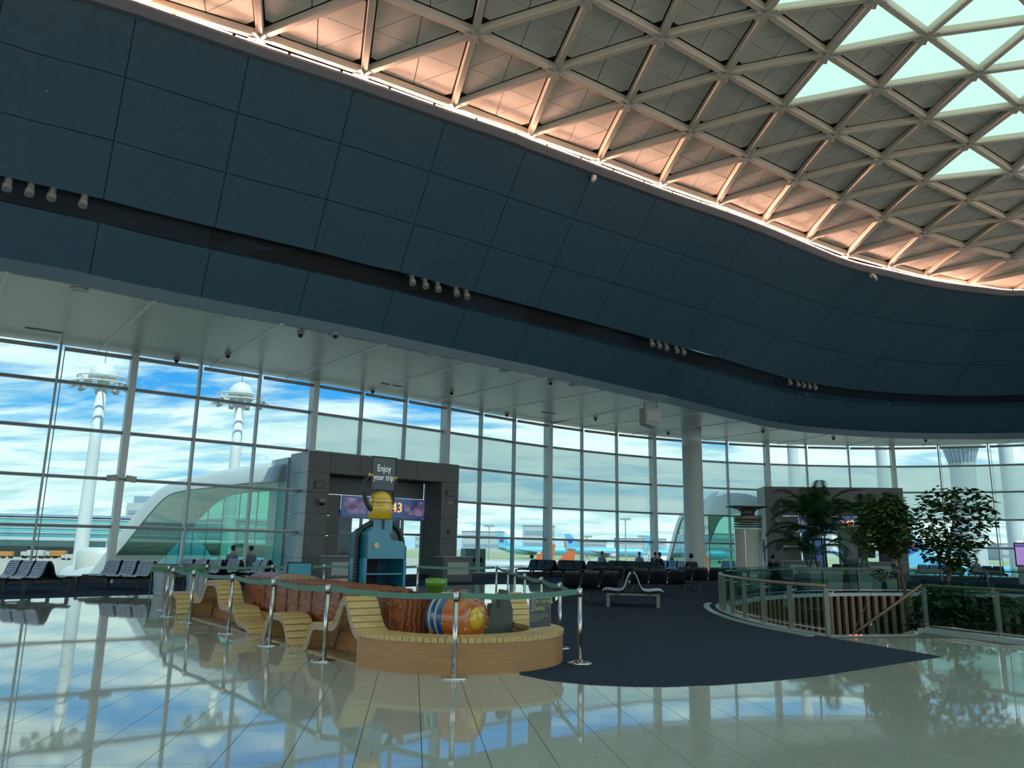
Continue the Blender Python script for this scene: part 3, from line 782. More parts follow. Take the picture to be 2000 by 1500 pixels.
for kind, *nds in tris:
    P = [ND[n] + Vector((0, 0, .21)) for n in nds]; vis = any(onscreen(p) for p in P)
    nrm = (P[1] - P[0]).cross(P[2] - P[0]).normalized()
    if nrm.z < 0: P = [P[0], P[2], P[1]]
    if is_glass(kind, nds):
        Q = shrink(P, .015); mb = MB() if vis else grest; slab(mb, Q, .02)
        if vis: mb.build('skylight_pane', M['skylight'], roof)
        continue
    D = [p + Vector((0, 0, .04)) for p in P]; dark.add(D, [(0, 2, 1)]); dark.add([p + Vector((0, 0, .02)) for p in D], [(0, 1, 2)])
    Q = shrink(P, .15); mids = [(Q[i] + Q[(i + 1) % 3]) / 2 for i in range(3)]; g = .012
    subs = [[mids[0], mids[1], mids[2]]] + [[Q[i], mids[i], mids[(i + 2) % 3]] for i in range(3)]
    for si, S in enumerate(subs):
        S = shrink(S, g)
        if si:                                # clip the corner at the joint
            a, b, c = S; cut = .24; S = [a + (b - a).normalized() * cut, b, c, a + (c - a).normalized() * cut]
        ar = 0
        if vis:
            s3 = [proj(p) for p in S]
            if all(s3): ar = abs(sum(s3[k][0] * s3[(k + 1) % len(s3)][1] - s3[(k + 1) % len(s3)][0] * s3[k][1] for k in range(len(s3)))) / 2
        pcand.append((ar, S))
pcand.sort(key=lambda t: -t[0])
for k, (ar, S) in enumerate(pcand):
    if k < 300 and ar > 30:
        mb = MB(); slab(mb, S, .03); mb.build('ceiling_panel', M['roof_panel'], roof)
    else: slab(prest, S, .03)
o = prest.build('ceiling_panel_field', M['roof_panel'], roof); o['kind'] = 'stuff'
o = grest.build('skylight_field', M['skylight'], roof); o['kind'] = 'stuff'
dark.build('roof_backing', M['black'], roof)
# black upstand closing the roof edge behind the cove
eb = MB(); n = len(cv)
for p, nn in cv: eb.v += [(p.x + nn.x * .5, p.y + nn.y * .5, CZ1 - .15), (p.x + nn.x * .5, p.y + nn.y * .5, 16.64), (p.x - nn.x * 1.3, p.y - nn.y * 1.3, 16.66)]
for i in range(n - 1): eb.f += [(3 * i, 3 * i + 3, 3 * i + 4, 3 * i + 1), (3 * i + 1, 3 * i + 4, 3 * i + 5, 3 * i + 2)]
o = eb.build('trim_3', M['black']); tag(o, 'edge upstand closing the roof behind the light line', kind='structure')

# unseen back wall, added to cut light from behind the viewer, pale for bounce
bw_ = MB(); bw_.box((-8, -27.5, 12.6), (110, .6, 9.4)); bw_.box((-8, -27.5, .3), (110, .6, .6))
for i in range(14): bw_.box((-60 + i * 8, -27.5, 4.4), (.5, .5, 8.4))
o = bw_.build('wall_unseen', M['white_wall']); tag(o, 'unseen pale wall over an open band, added to limit light from behind', kind='structure')
# ================================================================== gate portals
def print_mat(name, c0, c1, c2, es=0.6, scale=3.0):
    m = bpy.data.materials.new(name); m.use_nodes = True; nt = m.node_tree; N = nt.nodes; L = nt.links; b = N['Principled BSDF']
    tc = N.new('ShaderNodeTexCoord'); n = N.new('ShaderNodeTexNoise'); n.inputs['Scale'].default_value = scale; n.inputs['Detail'].default_value = 2; L.new(tc.outputs['Object'], n.inputs['Vector'])
    r_ = N.new('ShaderNodeValToRGB'); e = r_.color_ramp.elements; e[0].position = .38; e[0].color = (*c0, 1); e[1].position = .66; e[1].color = (*c2, 1); q = e.new(.52); q.color = (*c1, 1)
    L.new(n.outputs['Fac'], r_.inputs[0]); L.new(r_.outputs[0], b.inputs['Base Color']); L.new(r_.outputs[0], b.inputs['Emission Color']); b.inputs['Emission Strength'].default_value = es
    b.inputs['Roughness'].default_value = .3; MATS[name] = m
print_mat('led_picture', (0.06, 0.07, 0.20), (0.22, 0.16, 0.34), (0.50, 0.30, 0.48), .10, 3.2)
mat('led_blue', (0.02, 0.05, 0.14), .3, emis=(0.02, 0.07, 0.20), es=.25)
mat('led_orange', (1, .35, .08), .4, emis=(1.0, 0.26, 0.05), es=.9)
mat('lamp_plate', (0.02, 0.025, 0.025), .4)
mat('kiosk_body', (0.012, 0.012, 0.03), .3)
mat('kiosk_screen', (0.30, 0.18, 0.42), .3, emis=(0.36, 0.22, 0.52), es=.3)
mat('screen_line', (0.18, 0.08, 0.30), .4, emis=(0.16, 0.07, 0.28), es=.4)
mat('screen_top', (0.06, 0.05, 0.18), .3, emis=(0.06, 0.05, 0.2), es=.6)
mat('white_light', (.9, .9, .9), .4, emis=(.9, .92, 1.0), es=.4)
mat('cam_white', (0.30, 0.30, 0.27), .4)
mat('dark_lens', (0.01, 0.01, 0.012), .1)
mat('red', (0.35, 0.03, 0.02), .4)
mat('dull_white', (0.30, 0.32, 0.31), .5)  # greyer, darker white than white_paint
def portal(idx, FL, FR, label, number, sgn_label, wh):
    FL = V2(FL); FR = V2(FR); W = (FR - FL).length; rz = math.atan2((FR - FL).y, (FR - FL).x)
    root = setting('wall_portal_%d' % idx, label); root.location = FL; root.rotation_euler = (0, 0, rz)
    H = 5.45; OL, OR, OT = 1.0, W - .97, 4.55; D = 1.5
    core = MB()
    core.box((OL / 2, D / 2 + .03, H / 2), (OL - .02, D, H - .02)); core.box(((OR + W) / 2, D / 2 + .03, H / 2), (W - OR - .02, D, H - .02))
    core.box((W / 2, D / 2 + .03, (OT + H) / 2), (OR - OL, D, H - OT - .02)); core.build('core', M['black'], root)
    def panel(x0, x1, z0, z1, y=0.0, th=.035, m='portal'):
        mb = MB(); g = .008; mb.box(((x0 + x1) / 2, y, (z0 + z1) / 2), (x1 - x0 - 2 * g, th, z1 - z0 - 2 * g)); mb.build('wall_panel', M[m], root)
    hz = [0, .95, 1.9, 2.8, 3.7, OT]
    for a, b in zip(hz[:-1], hz[1:]): panel(0, OL, a, b); panel(OR, W, a, b)
    n = 6; xs = [0, OL] + [OL + (OR - OL) * k / (n - 2) for k in range(1, n - 1)] + [W]
    for a, b in zip(xs[:-1], xs[1:]): panel(a, b, OT, H)
    # jambs and soffit of the recess
    for a, b in zip(hz[:-1], hz[1:]):
        for x in (OL, OR):
            mb = MB(); mb.box((x, D / 2 + .03, (a + b) / 2), (.035, D - .02, b - a - .016)); mb.build('wall_panel', M['portal'], root)
    mb = MB(); mb.box(((OL + OR) / 2, D / 2, OT), (OR - OL, D, .04)); mb.build('wall_panel', M['black'], root)
    # returns to the glass
    for a, b in zip(hz + [], hz[1:] + [H]):
        mb = MB(); mb.box((-.015, .95, (a + b) / 2), (.03, 1.9, b - a - .016)); mb.build('wall_panel', M['portal_side'], root)
        mb = MB(); mb.box((W + .015, .8, (a + b) / 2), (.03, 1.6, b - a - .016)); mb.build('wall_panel', M['portal_side'], root)
    # rear plane: tiled left part, doors
    DL = OL + 1.35; DR = OR - .05; SB, ST = 2.8, 3.75
    for a, b in zip([0, .95, 1.9, 2.8, 3.75], [.95, 1.9, 2.8, 3.75, OT]): panel(OL, DL, a, b, D)
    for a, b in zip([DL, (DL + DR) / 2], [(DL + DR) / 2, DR]): panel(a, b, ST, OT, D)
    dr = setting('door_%d' % idx, 'glazed gate doors in the grey portal'); dr.location = FL; dr.rotation_euler = (0, 0, rz)
    m_ = 4
    for k in range(m_ + 1):
        mb = MB(); x = DL + (DR - DL) * k / m_; mb.box((x, D + .05, SB / 2), (.12, .10, SB)); mb.build('frame', M['rail_dark'], dr)
    for z in (.06, 2.05, SB - .04): mb = MB(); mb.box(((DL + DR) / 2, D + .05, z), (DR - DL, .09, .10)); mb.build('frame', M['rail_dark'], dr)
    for k in range(m_):
        for z0, z1 in ((.1, 2.0), (2.1, SB - .1)):
            a = DL + (DR - DL) * k / m_ + .07; b = DL + (DR - DL) * (k + 1) / m_ - .07; mb = MB(); mb.box(((a + b) / 2, D + .06, (z0 + z1) / 2), (b - a, .02, z1 - z0)); mb.build('pane', M['pane'], dr)
    # far side of the air lock: pier and rear wall seen through the doors
    mb = MB(); mb.box((DL + (DR - DL) * .30, D + 2.6, 1.6), (1.0, .5, 3.2)); mb.build('pier', M['portal_side'], dr)
    mb = MB(); mb.box((DL + (DR - DL) * .86, D + 2.6, 1.6), (1.5, .5, 3.2)); mb.build('pier', M['portal_side'], dr)
    # led board over the doors
    L3 = lambda x, y, z: root.matrix_basis @ Vector((x, y, z))
    sg = thing('gate_sign', sgn_label, 'gate sign', FL + Matrix.Rotation(rz, 3, 'Z') @ Vector(((DL + DR) / 2, D - .02, (SB + ST) / 2)), rz)
    mb = MB(); mb.box((0, -.06, 0), (DR - DL, .12, ST - SB - .02)); mb.build('housing', M['led_blue'], sg)
    w = DR - DL
    for sx in (-1, 1):
        mb = MB(); mb.box((sx * w * .35 + (.10 if sx > 0 else 0), -.125, -.0), (w * .25, .012, (ST - SB) * .74)); mb.build('picture', M['led_picture'], sg)
    for k, ch in enumerate(number):
        me = text_mesh(ch, .64, .006); me.materials.append(M['led_orange']); o = link('digit', me, sg); o.location = ((k - 1) * .31 + .50, -.135, 0); o.rotation_euler = (R(90), 0, 0)
    fm = thing('wall_lamp', 'dark square lamp plate on the first pier of the portal ' + wh, 'lamp', FL + Matrix.Rotation(rz, 3, 'Z') @ Vector((.52, -.03, 4.02)), rz, 'portal lamp plates')
    def plate(o):
        mb = MB(); mb.bbox((0, -.03, 0), (.42, .06, .30), .015); mb.build('body', M['lamp_plate'], o)
        mb = MB(); mb.box((0, -.065, 0), (.30, .012, .20)); mb.build('lens', M['portal'], o)
    plate(fm)
    fm = thing('wall_lamp', 'dark square lamp plate on the second pier of the portal ' + wh, 'lamp', FL + Matrix.Rotation(rz, 3, 'Z') @ Vector((W - .5, -.03, 4.02)), rz, 'portal lamp plates'); plate(fm)
    cm = thing('dome_camera', 'white dome security camera on the portal ' + wh, 'camera', FL + Matrix.Rotation(rz, 3, 'Z') @ Vector((.62, -.03, 3.3)), rz, 'portal dome cameras')
    mb = MB(); mb.box((-.05, -.08, .10), (.10, .16, .12)); mb.build('arm', M['cam_white'], cm)
    mb = MB(); mb.lathe([(.03, .16), (.12, .12), (.13, .0), (.12, -.04)], 14, (0, -.2, 0)); mb.build('housing', M['cam_white'], cm, True)
    mb = MB(); mb.lathe([(.11, -.04), (.10, -.11), (.05, -.16), (.01, -.17)], 14, (0, -.2, 0)); mb.build('dome', M['dark_lens'], cm, True)
    cm = thing('wall_beacon', 'round white beacon on the portal ' + wh, 'beacon', FL + Matrix.Rotation(rz, 3, 'Z') @ Vector((W - .45, -.02, 3.55)), rz)
    mb = MB(); mb.lathe([(.13, 0), (.13, .06), (.08, .12), (.01, .14)], 16, (0, 0, 0), (0, -1, 0)); mb.build('dome', M['cam_white'], cm, True)
    mb = MB(); mb.lathe([(.15, 0), (.15, .02)], 16, (0, 0, 0), (0, -1, 0)); mb.build('base_ring', M['portal_side'], cm)
    ab = thing('alarm_button', 'small red alarm box on the portal ' + wh, 'alarm', FL + Matrix.Rotation(rz, 3, 'Z') @ Vector((W - .5, -.02, 2.2)), rz)
    mb = MB(); mb.box((0, -.02, 0), (.13, .04, .18)); mb.build('box', M['black'], ab); mb = MB(); mb.lathe([(.045, 0), (.045, .03), (.03, .035)], 12, (0, -.04, 0), (0, -1, 0)); mb.build('button', M['red'], ab)
    return root, FL, rz, W
P1 = portal(1, (-8.64, 33.35), (-2.54, 38.2), 'dark grey tiled gate portal in the window wall', '243', 'blue gate number board 243 over the doors', 'behind the trip sign')
P2 = portal(2, (15.53, 47.77), (23.64, 47.15), 'grey tiled gate portal behind the palms', '242', 'gate number board 242 half hidden by palms', 'behind the palms')
def plocal(P, x, y, z=0): return P[1] + Matrix.Rotation(P[2], 3, 'Z') @ Vector((x, y, z))

# boarding kiosks with purple screens
def kiosk(label, loc, rz):
    k = thing('information_kiosk', label, 'kiosk', loc, rz, 'purple screen kiosks')
    mb = MB(); mb.bbox((0, 0, .03), (.6, .4, .06), .02); mb.build('base', M['steel_dull'], k)
    mb = MB(); mb.box((0, .03, .55), (.42, .10, 1.0)); mb.build('pedestal', M['dull_white'], k)
    mb = MB(); mb.bbox((0, 0, 1.62), (.62, .09, 1.28), .02); mb.build('housing', M['kiosk_body'], k)
    s = MB(); s.box((0, -.048, 1.55), (.52, .008, .95)); s = s.build('screen', M['kiosk_screen'], k)
    for z, w in ((1.30, .30), (1.25, .22)): q = MB(); q.box((0, -.054, z), (w, .004, .012)); q.build('text_line', M['screen_line'], s)
    q = MB()
    for dx, dz, w, h in ((0, .22, .12, .01), (0, -.02, .12, .01), (-.06, .10, .01, .24), (.06, .10, .01, .24)): q.box((dx, -.054, 1.62 + dz), (w, .004, h))
    q.build('pictogram', M['screen_line'], s)
    mb = MB(); mb.box((0, -.048, 2.13), (.52, .008, .14)); mb.build('header', M['screen_top'], k)
    mb = MB(); mb.box((0, -.02, 2.31), (.26, .05, .08)); mb.build('top_sign', M['white_light'], k)
    return k
p = atz(592, 1129, 0); kiosk('purple screen kiosk in front of the dark grey portal', (p.x, p.y, 0), R(14))
p = aty(1487, 1100, 47.0); kiosk('narrow purple kiosk seen edge-on beside the air tower', (p.x, p.y, 0), R(-62))
p = aty(1996, 1100, 43.0); kiosk('purple screen kiosk at the right edge beyond the trees', (p.x, p.y, 0), R(-12))

# grey boarding cabinet right of the portal, counters
p = atz(923, 1124, 0)
k = thing('service_cabinet', 'tall grey service cabinet with small screens by the portal', 'cabinet', (p.x, p.y, 0), R(30))
mb = MB(); mb.bbox((0, 0, .72), (1.25, .6, 1.44), .02); mb.build('body', M['portal_side'], k)
for x in (-.1, .26): mb = MB(); mb.box((x, -.305, .83), (.30, .02, .20)); mb.build('screen', M['dark_lens'], k)
mb = MB(); mb.box((.05, -.305, 1.28), (.5, .01, .10)); mb.build('label_plate', M['dull_white'], k)
mb = MB(); mb.box((.15, -.302, .72), (.012, .006, 1.36)); mb.build('door_gap', M['black'], k)
p = atz(925, 1122, .0)
def counter(label, loc, rz, w=1.6, h=1.05):
    k = thing('gate_counter', label, 'counter', loc, rz, 'boarding counters')
    mb = MB(); mb.bbox((0, 0, h / 2), (w, .6, h), .02); mb.build('body', M['portal'], k)
    mb = MB(); mb.bbox((0, -.02, h + .02), (w + .08, .7, .05), .015); mb.build('worktop', M['dull_white'], k)
    mb = MB(); mb.box((0, -.305, h * .55), (w * .7, .012, h * .5)); mb.build('front_panel', M['portal_side'], k)
    return k
q = plocal(P1, .55, -2.3); counter('grey boarding counter at the near side of gate 243', q, P1[2], 1.3)
q = plocal(P1, 6.2, -2.2); counter('grey boarding counter at the far side of gate 243', q, P1[2])
q = plocal(P2, 1.2, -2.6); counter('grey boarding counter at the air tower side of gate 242', q, P2[2], 2.0)
q = plocal(P2, 5.6, -2.4); k = counter('grey boarding counter with monitors in gate 242', q, P2[2], 2.6)
for x in (-.7, .55):
    m_ = thing('monitor', 'black monitor on the counter of gate 242, %s of two' % ('nearer the doors' if x < 0 else 'nearer the trees'), 'monitor', q + Matrix.Rotation(P2[2], 3, 'Z') @ Vector((x, 0, 1.095)), P2[2], 'counter monitors')
    mb = MB(); mb.lathe([(.12, 0), (.12, .015), (.03, .03), (.03, .2)], 12); mb.build('stand', M['black'], m_); mb = MB(); mb.bbox((0, 0, .48), (.95, .06, .56), .015); mb.build('panel', M['black'], m_)
q = plocal(P2, 3.2, .9)
k = thing('banner_stand', 'dark blue banner stand beside the doors of gate 242', 'banner', q, P2[2])
mb = MB(); mb.box((0, 0, 1.2), (.9, .03, 2.2)); mb.build('banner', M['led_blue'], k); mb = MB(); mb.box((0, 0, .04), (.95, .3, .07)); mb.build('foot', M['black'], k)

# ================================================================== round column, air tower
k = thing('round_column', 'thick round white column rising from the seats to the soffit', 'column', (10.8, 46.2, 0)); k['kind'] = 'structure'
mb = MB(); mb.lathe([(.62, 0), (.62, .15), (.58, .16), (.58, ZS - 1.02), (.575, ZS - 1.02), (.575, ZS - 1.0), (.58, ZS - 1.0), (.58, ZS)], 40); mb.build('shaft', M['white_metal'], k, True)
mb = MB(); mb.lathe([(.60, 0), (.60, .04)], 40, (0, 0, ZS - .05)); mb.build('collar', M['white_paint'], k)
p = Vector((10.42, 34.5, 0))
k = thing('air_tower', 'glass and steel air outlet tower with a flared saucer top', 'tower', p)
mb = MB(); mb.lathe([(.62, 0), (.62, .1), (.58, .12), (.58, 2.45), (.6, 2.5)], 28); mb.build('casing', M['bridge_skin'], k, True)
for z in (2.55, 2.66, 2.77): mb = MB(); mb.lathe([(.58, 0), (.61, .02), (.61, .05), (.58, .07)], 28, (0, 0, z)); mb.build('louvre', M['steel_dull'], k)
mb = MB(); mb.lathe([(.56, 2.84), (.6, 2.9), (.6, 3.05), (.36, 3.06)], 28); mb.build('collar', M['steel_dull'], k, True)
mb = MB(); mb.lathe([(.30, 3.05), (.30, 3.2), (.40, 3.32), (.70, 3.40), (.96, 3.43), (.96, 3.46), (.1, 3.46)], 28); mb.build('saucer', M['steel'], k, True)
for g in range(6):
    a = g * math.pi / 3; mb = MB(); mb.bar((.6 * math.cos(a), .6 * math.sin(a), .12), (.6 * math.cos(a), .6 * math.sin(a), 2.45), .03, .03, (math.cos(a), math.sin(a), 0)); mb.build('glass_rib', M['steel'], k)

# ================================================================== fixtures on soffit and fascia
k = thing('hanging_speaker', 'beige wedge speaker hanging from the soffit near the column', 'speaker', atz(1272, 786, ZS), R(20))
mb = MB(); mb.prism([(-.5, -.3, -.32), (.45, -.3, -.32), (.55, -.3, -.62), (.1, -.3, -1.25), (-.5, -.3, -1.12)], (0, .6, 0)); mb.build('cabinet', M['dull_white'], k)
for x in (-.38, .3): mb = MB(); mb.tube([(x, 0, 0), (x, 0, -.36)], .018, 6); mb.build('hanger', M['steel_dull'], k)
mb = MB(); mb.box((-.02, -.305, -.72), (.7, .01, .5)); mb.build('grille', M['portal_side'], k)

DOMES = [(345, 703, 'above the tall window column'), (655, 655, 'near the fascia above the sign portal'), (445, 694, 'above the jet bridge windows'), (728, 764, 'close to the windows above the portal'), (882, 767, 'over the portal end'), (990, 810, 'above the third window bay'), (1163, 818, 'left of the hanging speaker'), (1075, 747, 'half way along the soffit edge'), (1490, 842, 'right of the round column'), (1628, 856, 'above the palms'), (1808, 860, 'above the leafy tree'), (587, 653, 'near the fascia at the tower window'), (1305, 846, 'beside the top of the round column')]
dm = None
for x, y, w in DOMES:
    q = atz(x, y, ZS - .08)
    if dm is None:
        dm = thing('ceiling_camera', 'small dark ceiling camera ' + w, 'camera', q + Vector((0, 0, .08)), 0, 'ceiling cameras on the soffit')
        mb = MB(); mb.lathe([(.13, 0), (.13, -.03), (.09, -.06), (.09, -.08)], 14); mb.build('base', M['dull_white'], dm, True)
        mb = MB(); mb.lathe([(.085, -.08), (.085, -.13), (.055, -.18), (.01, -.2)], 14); mb.build('dome', M['dark_lens'], dm, True)
    else: dup(dm, q + Vector((0, 0, .08)), 0, 'small dark ceiling camera ' + w)
RL = [(155, 565, 'above the first window'), (425, 614, 'above the second window'), (655, 655, 'above the fox-coloured portal edge'), (838, 692, 'above the portal'), (985, 725, 'past the portal'), (1120, 752, 'before the hanging speaker')]
rl = None
for i, (x, y, w) in enumerate(RL):
    if i == 2: w = 'above the tower-side portal pier'
    q = atz(x, y, ZS)
    if rl is None:
        rl = thing('ring_downlight', 'flat ring downlight in the soffit ' + w, 'light', q, 0, 'ring downlights in the soffit')
        mb = MB(); mb.lathe([(.20, -.001), (.24, -.02), (.24, -.03), (.19, -.03), (.17, -.012)], 20); mb.build('ring', M['white_paint'], rl)
        mb = MB(); mb.lathe([(.16, -.003), (.16, -.01)], 20); mb.build('lens', M['dull_white'], rl)
    else: dup(rl, q, 0, 'flat ring downlight in the soffit ' + w)
for (x0, y0, x1, y1, w) in ((48, 639, 123, 650, 'at the left end of the soffit'), (745, 748, 785, 755, 'above the portal windows'), (1058, 804, 1085, 808, 'above the third window bay')):
    a, b = atz(x0, y0, ZS), atz(x1, y1, ZS); c = (a + b) / 2; k = thing('slot_vent', 'dark slot air vent ' + w, 'vent', c, math.atan2((b - a).y, (b - a).x), 'slot vents in the soffit'); ln = (b - a).length
    mb = MB(); mb.box((0, 0, -.008), (ln, .18, .016)); mb.build('frame', M['dull_white'], k); mb = MB(); mb.box((0, 0, -.018), (ln - .06, .11, .01)); mb.build('slot', M['black'], k)

# spotlights in the groove of the fascia
def on_fascia(x, y):
    best = None
    for i in range(ncol):
        for f in [q / 12 for q in range(12)]:
            for t in [q / 60 for q in range(61)]:
                w = Fas.pt(i, f, t); s_ = proj(w)
                if s_ is None: continue
                e = (s_[0] - x) ** 2 + (s_[1] - y) ** 2
                if best is None or e < best[0]: best = (e, i, f, t)
    return best[1:]
_grid = []
for i in range(ncol):
    for q in range(12):
        for r_ in range(61):
            w = Fas.pt(i, q / 12, r_ / 60); s_ = proj(w)
            if s_ and -80 < s_[0] < 2080: _grid.append((s_[0], s_[1], i, q / 12, r_ / 60))
_ga = np.array([(g[0], g[1]) for g in _grid])
def on_fascia(x, y):
    k = int(np.argmin(((_ga - np.array([x, y])) ** 2).sum(1))); return _grid[k][2:]
groups = [([(8, 366), (58, 377), (109, 390), (157, 401)], 'the group over the first window'),
          ([(795, 552), (825, 560), (855, 568), (883, 576), (907, 581)], 'the group over the portal'),
          ([(1264, 672), (1281, 676), (1298, 680), (1314, 684), (1329, 687)], 'the group over the round column'),
          ([(1538, 746), (1551, 749), (1563, 752), (1574, 755), (1585, 757)], 'the dim group over the far bend')]
ordn = ['first', 'second', 'third', 'fourth', 'fifth']; sp0 = None
for pts, gname in groups:
    for n_, (x, y) in enumerate(pts):
        i, f, t = on_fascia(x, y); t = .285; w = Fas.pt(i, f, t); nn = Fas.nrm(i, f, t); hn = Vector((nn.x, nn.y, 0)).normalized()
        rz = math.atan2(-hn.x, hn.y) ; lab = '%s spotlight from the left in %s' % (ordn[n_], gname); loc = w - nn * .12
        if sp0 is None:
            sp0 = thing('spotlight', lab, 'spotlight', loc, rz, 'spotlights in the fascia groove')
            mb = MB(); mb.bar((0, -.25, .12), (0, .10, .12), .05, .02); mb.bar((0, .10, .13), (0, .10, -.08), .05, .02, (0, 1, 0)); mb.build('bracket', M['cam_white'], sp0)
            ax = Vector((.05, .42, -.9)).normalized(); mb = MB(); mb.lathe([(.07, 0), (.09, .03), (.09, .22), (.115, .25), (.115, .42), (.10, .42)], 14, (0, .10, .06), ax); can = mb.build('can', M['cam_white'], sp0, True)
            mb = MB(); mb.lathe([(.095, .415), (.06, .405)], 14, (0, .10, .06), ax); mb.build('lens', M['dark_lens'], can)
        else: dup(sp0, loc, rz, lab)
# small round sensors set in the fascia panels
for x, y in ((84, 175), (338, 247), (553, 309), (768, 259), (932, 314), (711, 465), (868, 510), (1077, 364), (1203, 405), (1003, 547), (1120, 578)):
    i, f, t = on_fascia(x, y); nn = Fas.nrm(i, f, t); w = Fas.pt(i, f, t) + nn * .028
    mb = MB(); mb.lathe([(.06, 0), (.06, .012), (.045, .018), (.03, .018)], 12, w, nn); mb.build('sensor_ring', M['black'], fas)
    mb = MB(); mb.lathe([(.028, 0), (.028, .022), (.012, .03)], 10, w, nn); mb.build('sensor_tip', M['dull_white'], fas)
# cameras on arms at the cove
for x, y, w in ((1160, 347, 'half way along the cove'), (1703, 538, 'at the far bend of the cove')):
    q = atz(x, y, TOPZ - .15); k = thing('arm_camera', 'white camera on a bent arm ' + w, 'camera', q, R(30), 'cameras on arms under the cove')
    mb = MB(); mb.box((0, 0, 0), (.16, .14, .18)); mb.build('mount', M['white_paint'], k)
    mb = MB(); mb.tube([(0, -.05, -.02), (-.10, -.2, -.06), (-.16, -.3, -.22), (-.30, -.4, -.30)], .045, 8); mb.build('arm', M['white_paint'], k, True)
    mb = MB(); mb.tube([(-.26, -.38, -.26), (-.38, -.46, -.44)], .075, 10); mb.build('head', M['white_paint'], k, True)
# double lamps on the tall column
q = Vector((-14.65, 29.35, 3.78)); nn = out_n(9); t_ = Vector((nn.y, -nn.x, 0))
k = thing('column_lamp', 'pair of small grey lamps clamped to the tall window column', 'lamp', q - nn * .36, math.atan2(t_.y, t_.x))
for s in (-1, 1): mb = MB(); mb.box((s * .32, 0, 0), (.34, .22, .22), 0, 0, s * .12); mb.build('lamp_head', M['portal_side'], k)
mb = MB(); mb.box((0, 0, -.02), (.4, .08, .06)); mb.build('clamp', M['steel_dull'], k)
# ================================================================== play train enclosure
PA = V2((-1.87, 10.37)); PU = V2((-0.603, 0.798)).normalized(); PV = Vector((PU.y, -PU.x, 0))
PRZ = math.atan2(PV.y, PV.x)                 # local x = across (v), local y = along (u)
def pl(v, u, z=0.0): return PA + PV * v + PU * u + Vector((0, 0, z))
mat('ply_edge', (0.50, 0.37, 0.24), .5)
mat('ply_pale', (0.56, 0.48, 0.34), .5)
mat('deck_green', (0.10, 0.20, 0.05), .6)
mat('rock_grey', (0.10, 0.105, 0.085), .7)
mat('gloss_blue', (0.010, 0.10, 0.36), .15, coat=.5)
mat('gloss_orange', (0.55, 0.14, 0.02), .15, coat=.5)
mat('gloss_yellow', (0.72, 0.44, 0.02), .12, coat=.6)
mat('gloss_green', (0.13, 0.32, 0.02), .15, coat=.5)
mat('teal_box', (0.012, 0.23, 0.33), .28, coat=.2)
mat('teal_dark', (0.01, 0.12, 0.17), .35)
mat('hose', (0.012, 0.022, 0.02), .38)
mat('cream_band', (0.55, 0.50, 0.25), .3)
mat('sign_grey', (0.065, 0.085, 0.10), .4)
mat('sign_white', (0.75, 0.76, 0.74), .4, emis=(.7, .7, .68), es=.12)
mat('rubber', (0.01, 0.01, 0.01), .5)
mat('pink', (0.5, 0.3, 0.4), .3)

def offset_profile(prof, th):
    out = []
    for i, p in enumerate(prof):
        a = prof[max(i - 1, 0)]; b = prof[min(i + 1, len(prof) - 1)]; d = (Vector(b) - Vector(a)).normalized(); n = Vector((-d.y, d.x)); out.append((p[0] + n.x * th, p[1] + n.y * th))
    return out
def smooth_prof(P, per=5): return [(p.x, p.y) for p in catmull([Vector((a, b, 0)) for a, b in P], per)]
def wave_bench(name, label, prof, depth, base_u, flip=False, slat=.105):
    """prof: (along, height) outline of the seat ribbon; the ribbon is `depth` wide and clad with slats"""
    x0 = 0.0 if not flip else 2.98 - depth
    root = thing(name, label, 'bench', pl(0, base_u), PRZ, 'slatted wave benches round the play train')
    L = smooth_prof([(u - base_u, z) for u, z in prof]); P = Path([Vector((u, z, 0)) for u, z in L])
    th = .045
    def at(s): 
        p = P.at(s); t = P.tan(s); n = Vector((-t.y, t.x, 0))
        return p, n
    # plywood ribs at both sides of the ribbon
    for xx in (x0 + .001, x0 + depth - .031):
        mb = MB(); m_ = max(8, int(P.len / .06)); sg = 1
        for i in range(m_ + 1):
            p, n = at(P.len * i / m_)
            if n.y < 0 or (abs(n.y) < .05): pass
            for k in (0.0, -.075):
                q = p + n * k * NS
                mb.v += [(xx, q.x, max(q.y, 0)), (xx + .03, q.x, max(q.y, 0))]
        for i in range(m_):
            b = i * 4; mb.f += [(b, b + 4, b + 6, b + 2), (b + 1, b + 3, b + 7, b + 5), (b, b + 1, b + 5, b + 4), (b + 2, b + 6, b + 7, b + 3)]
        mb.f += [(0, 2, 3, 1), (m_ * 4, m_ * 4 + 1, m_ * 4 + 3, m_ * 4 + 2)]
        mb.build('rib', M['ply_edge'], root)
    n_ = max(3, round(P.len / slat))
    for i in range(n_):
        a = P.len * (i + .07) / n_; b = P.len * (i + .93) / n_; mb = MB(); q = []
        for s in (a, b):
            p, n = at(s)
            for k in (0.002, .03): w = p + n * k * NS; q.append((w.x, max(w.y, .0)))
        (a0, a1, b0, b1) = q; X0, X1 = x0 - .006, x0 + depth + .006
        mb.hexa([(X0, *a0), (X1, *a0), (X1, *b0), (X0, *b0), (X0, *a1), (X1, *a1), (X1, *b1), (X0, *b1)]); mb.build('slat', M['pale_wood'], root)
    return root
NS = 1.0
B1 = [(1.81, 0.0), (1.70, .16), (1.60, .32), (1.47, .39), (1.25, .405), (1.0, .42), (.87, .43), (.77, .50), (.69, .64), (.62, .745), (.54, .795), (.47, .785), (.40, .70), (.32, .58), (.25, .49), (.16, .41), (.085, .39)]
B1 = B1[::-1]
ST = [(2.36, 0.0), (2.47, .20), (2.58, .33), (2.72, .395), (2.92, .41), (3.12, .405), (3.25, .36), (3.36, .22), (3.46, 0.0)]
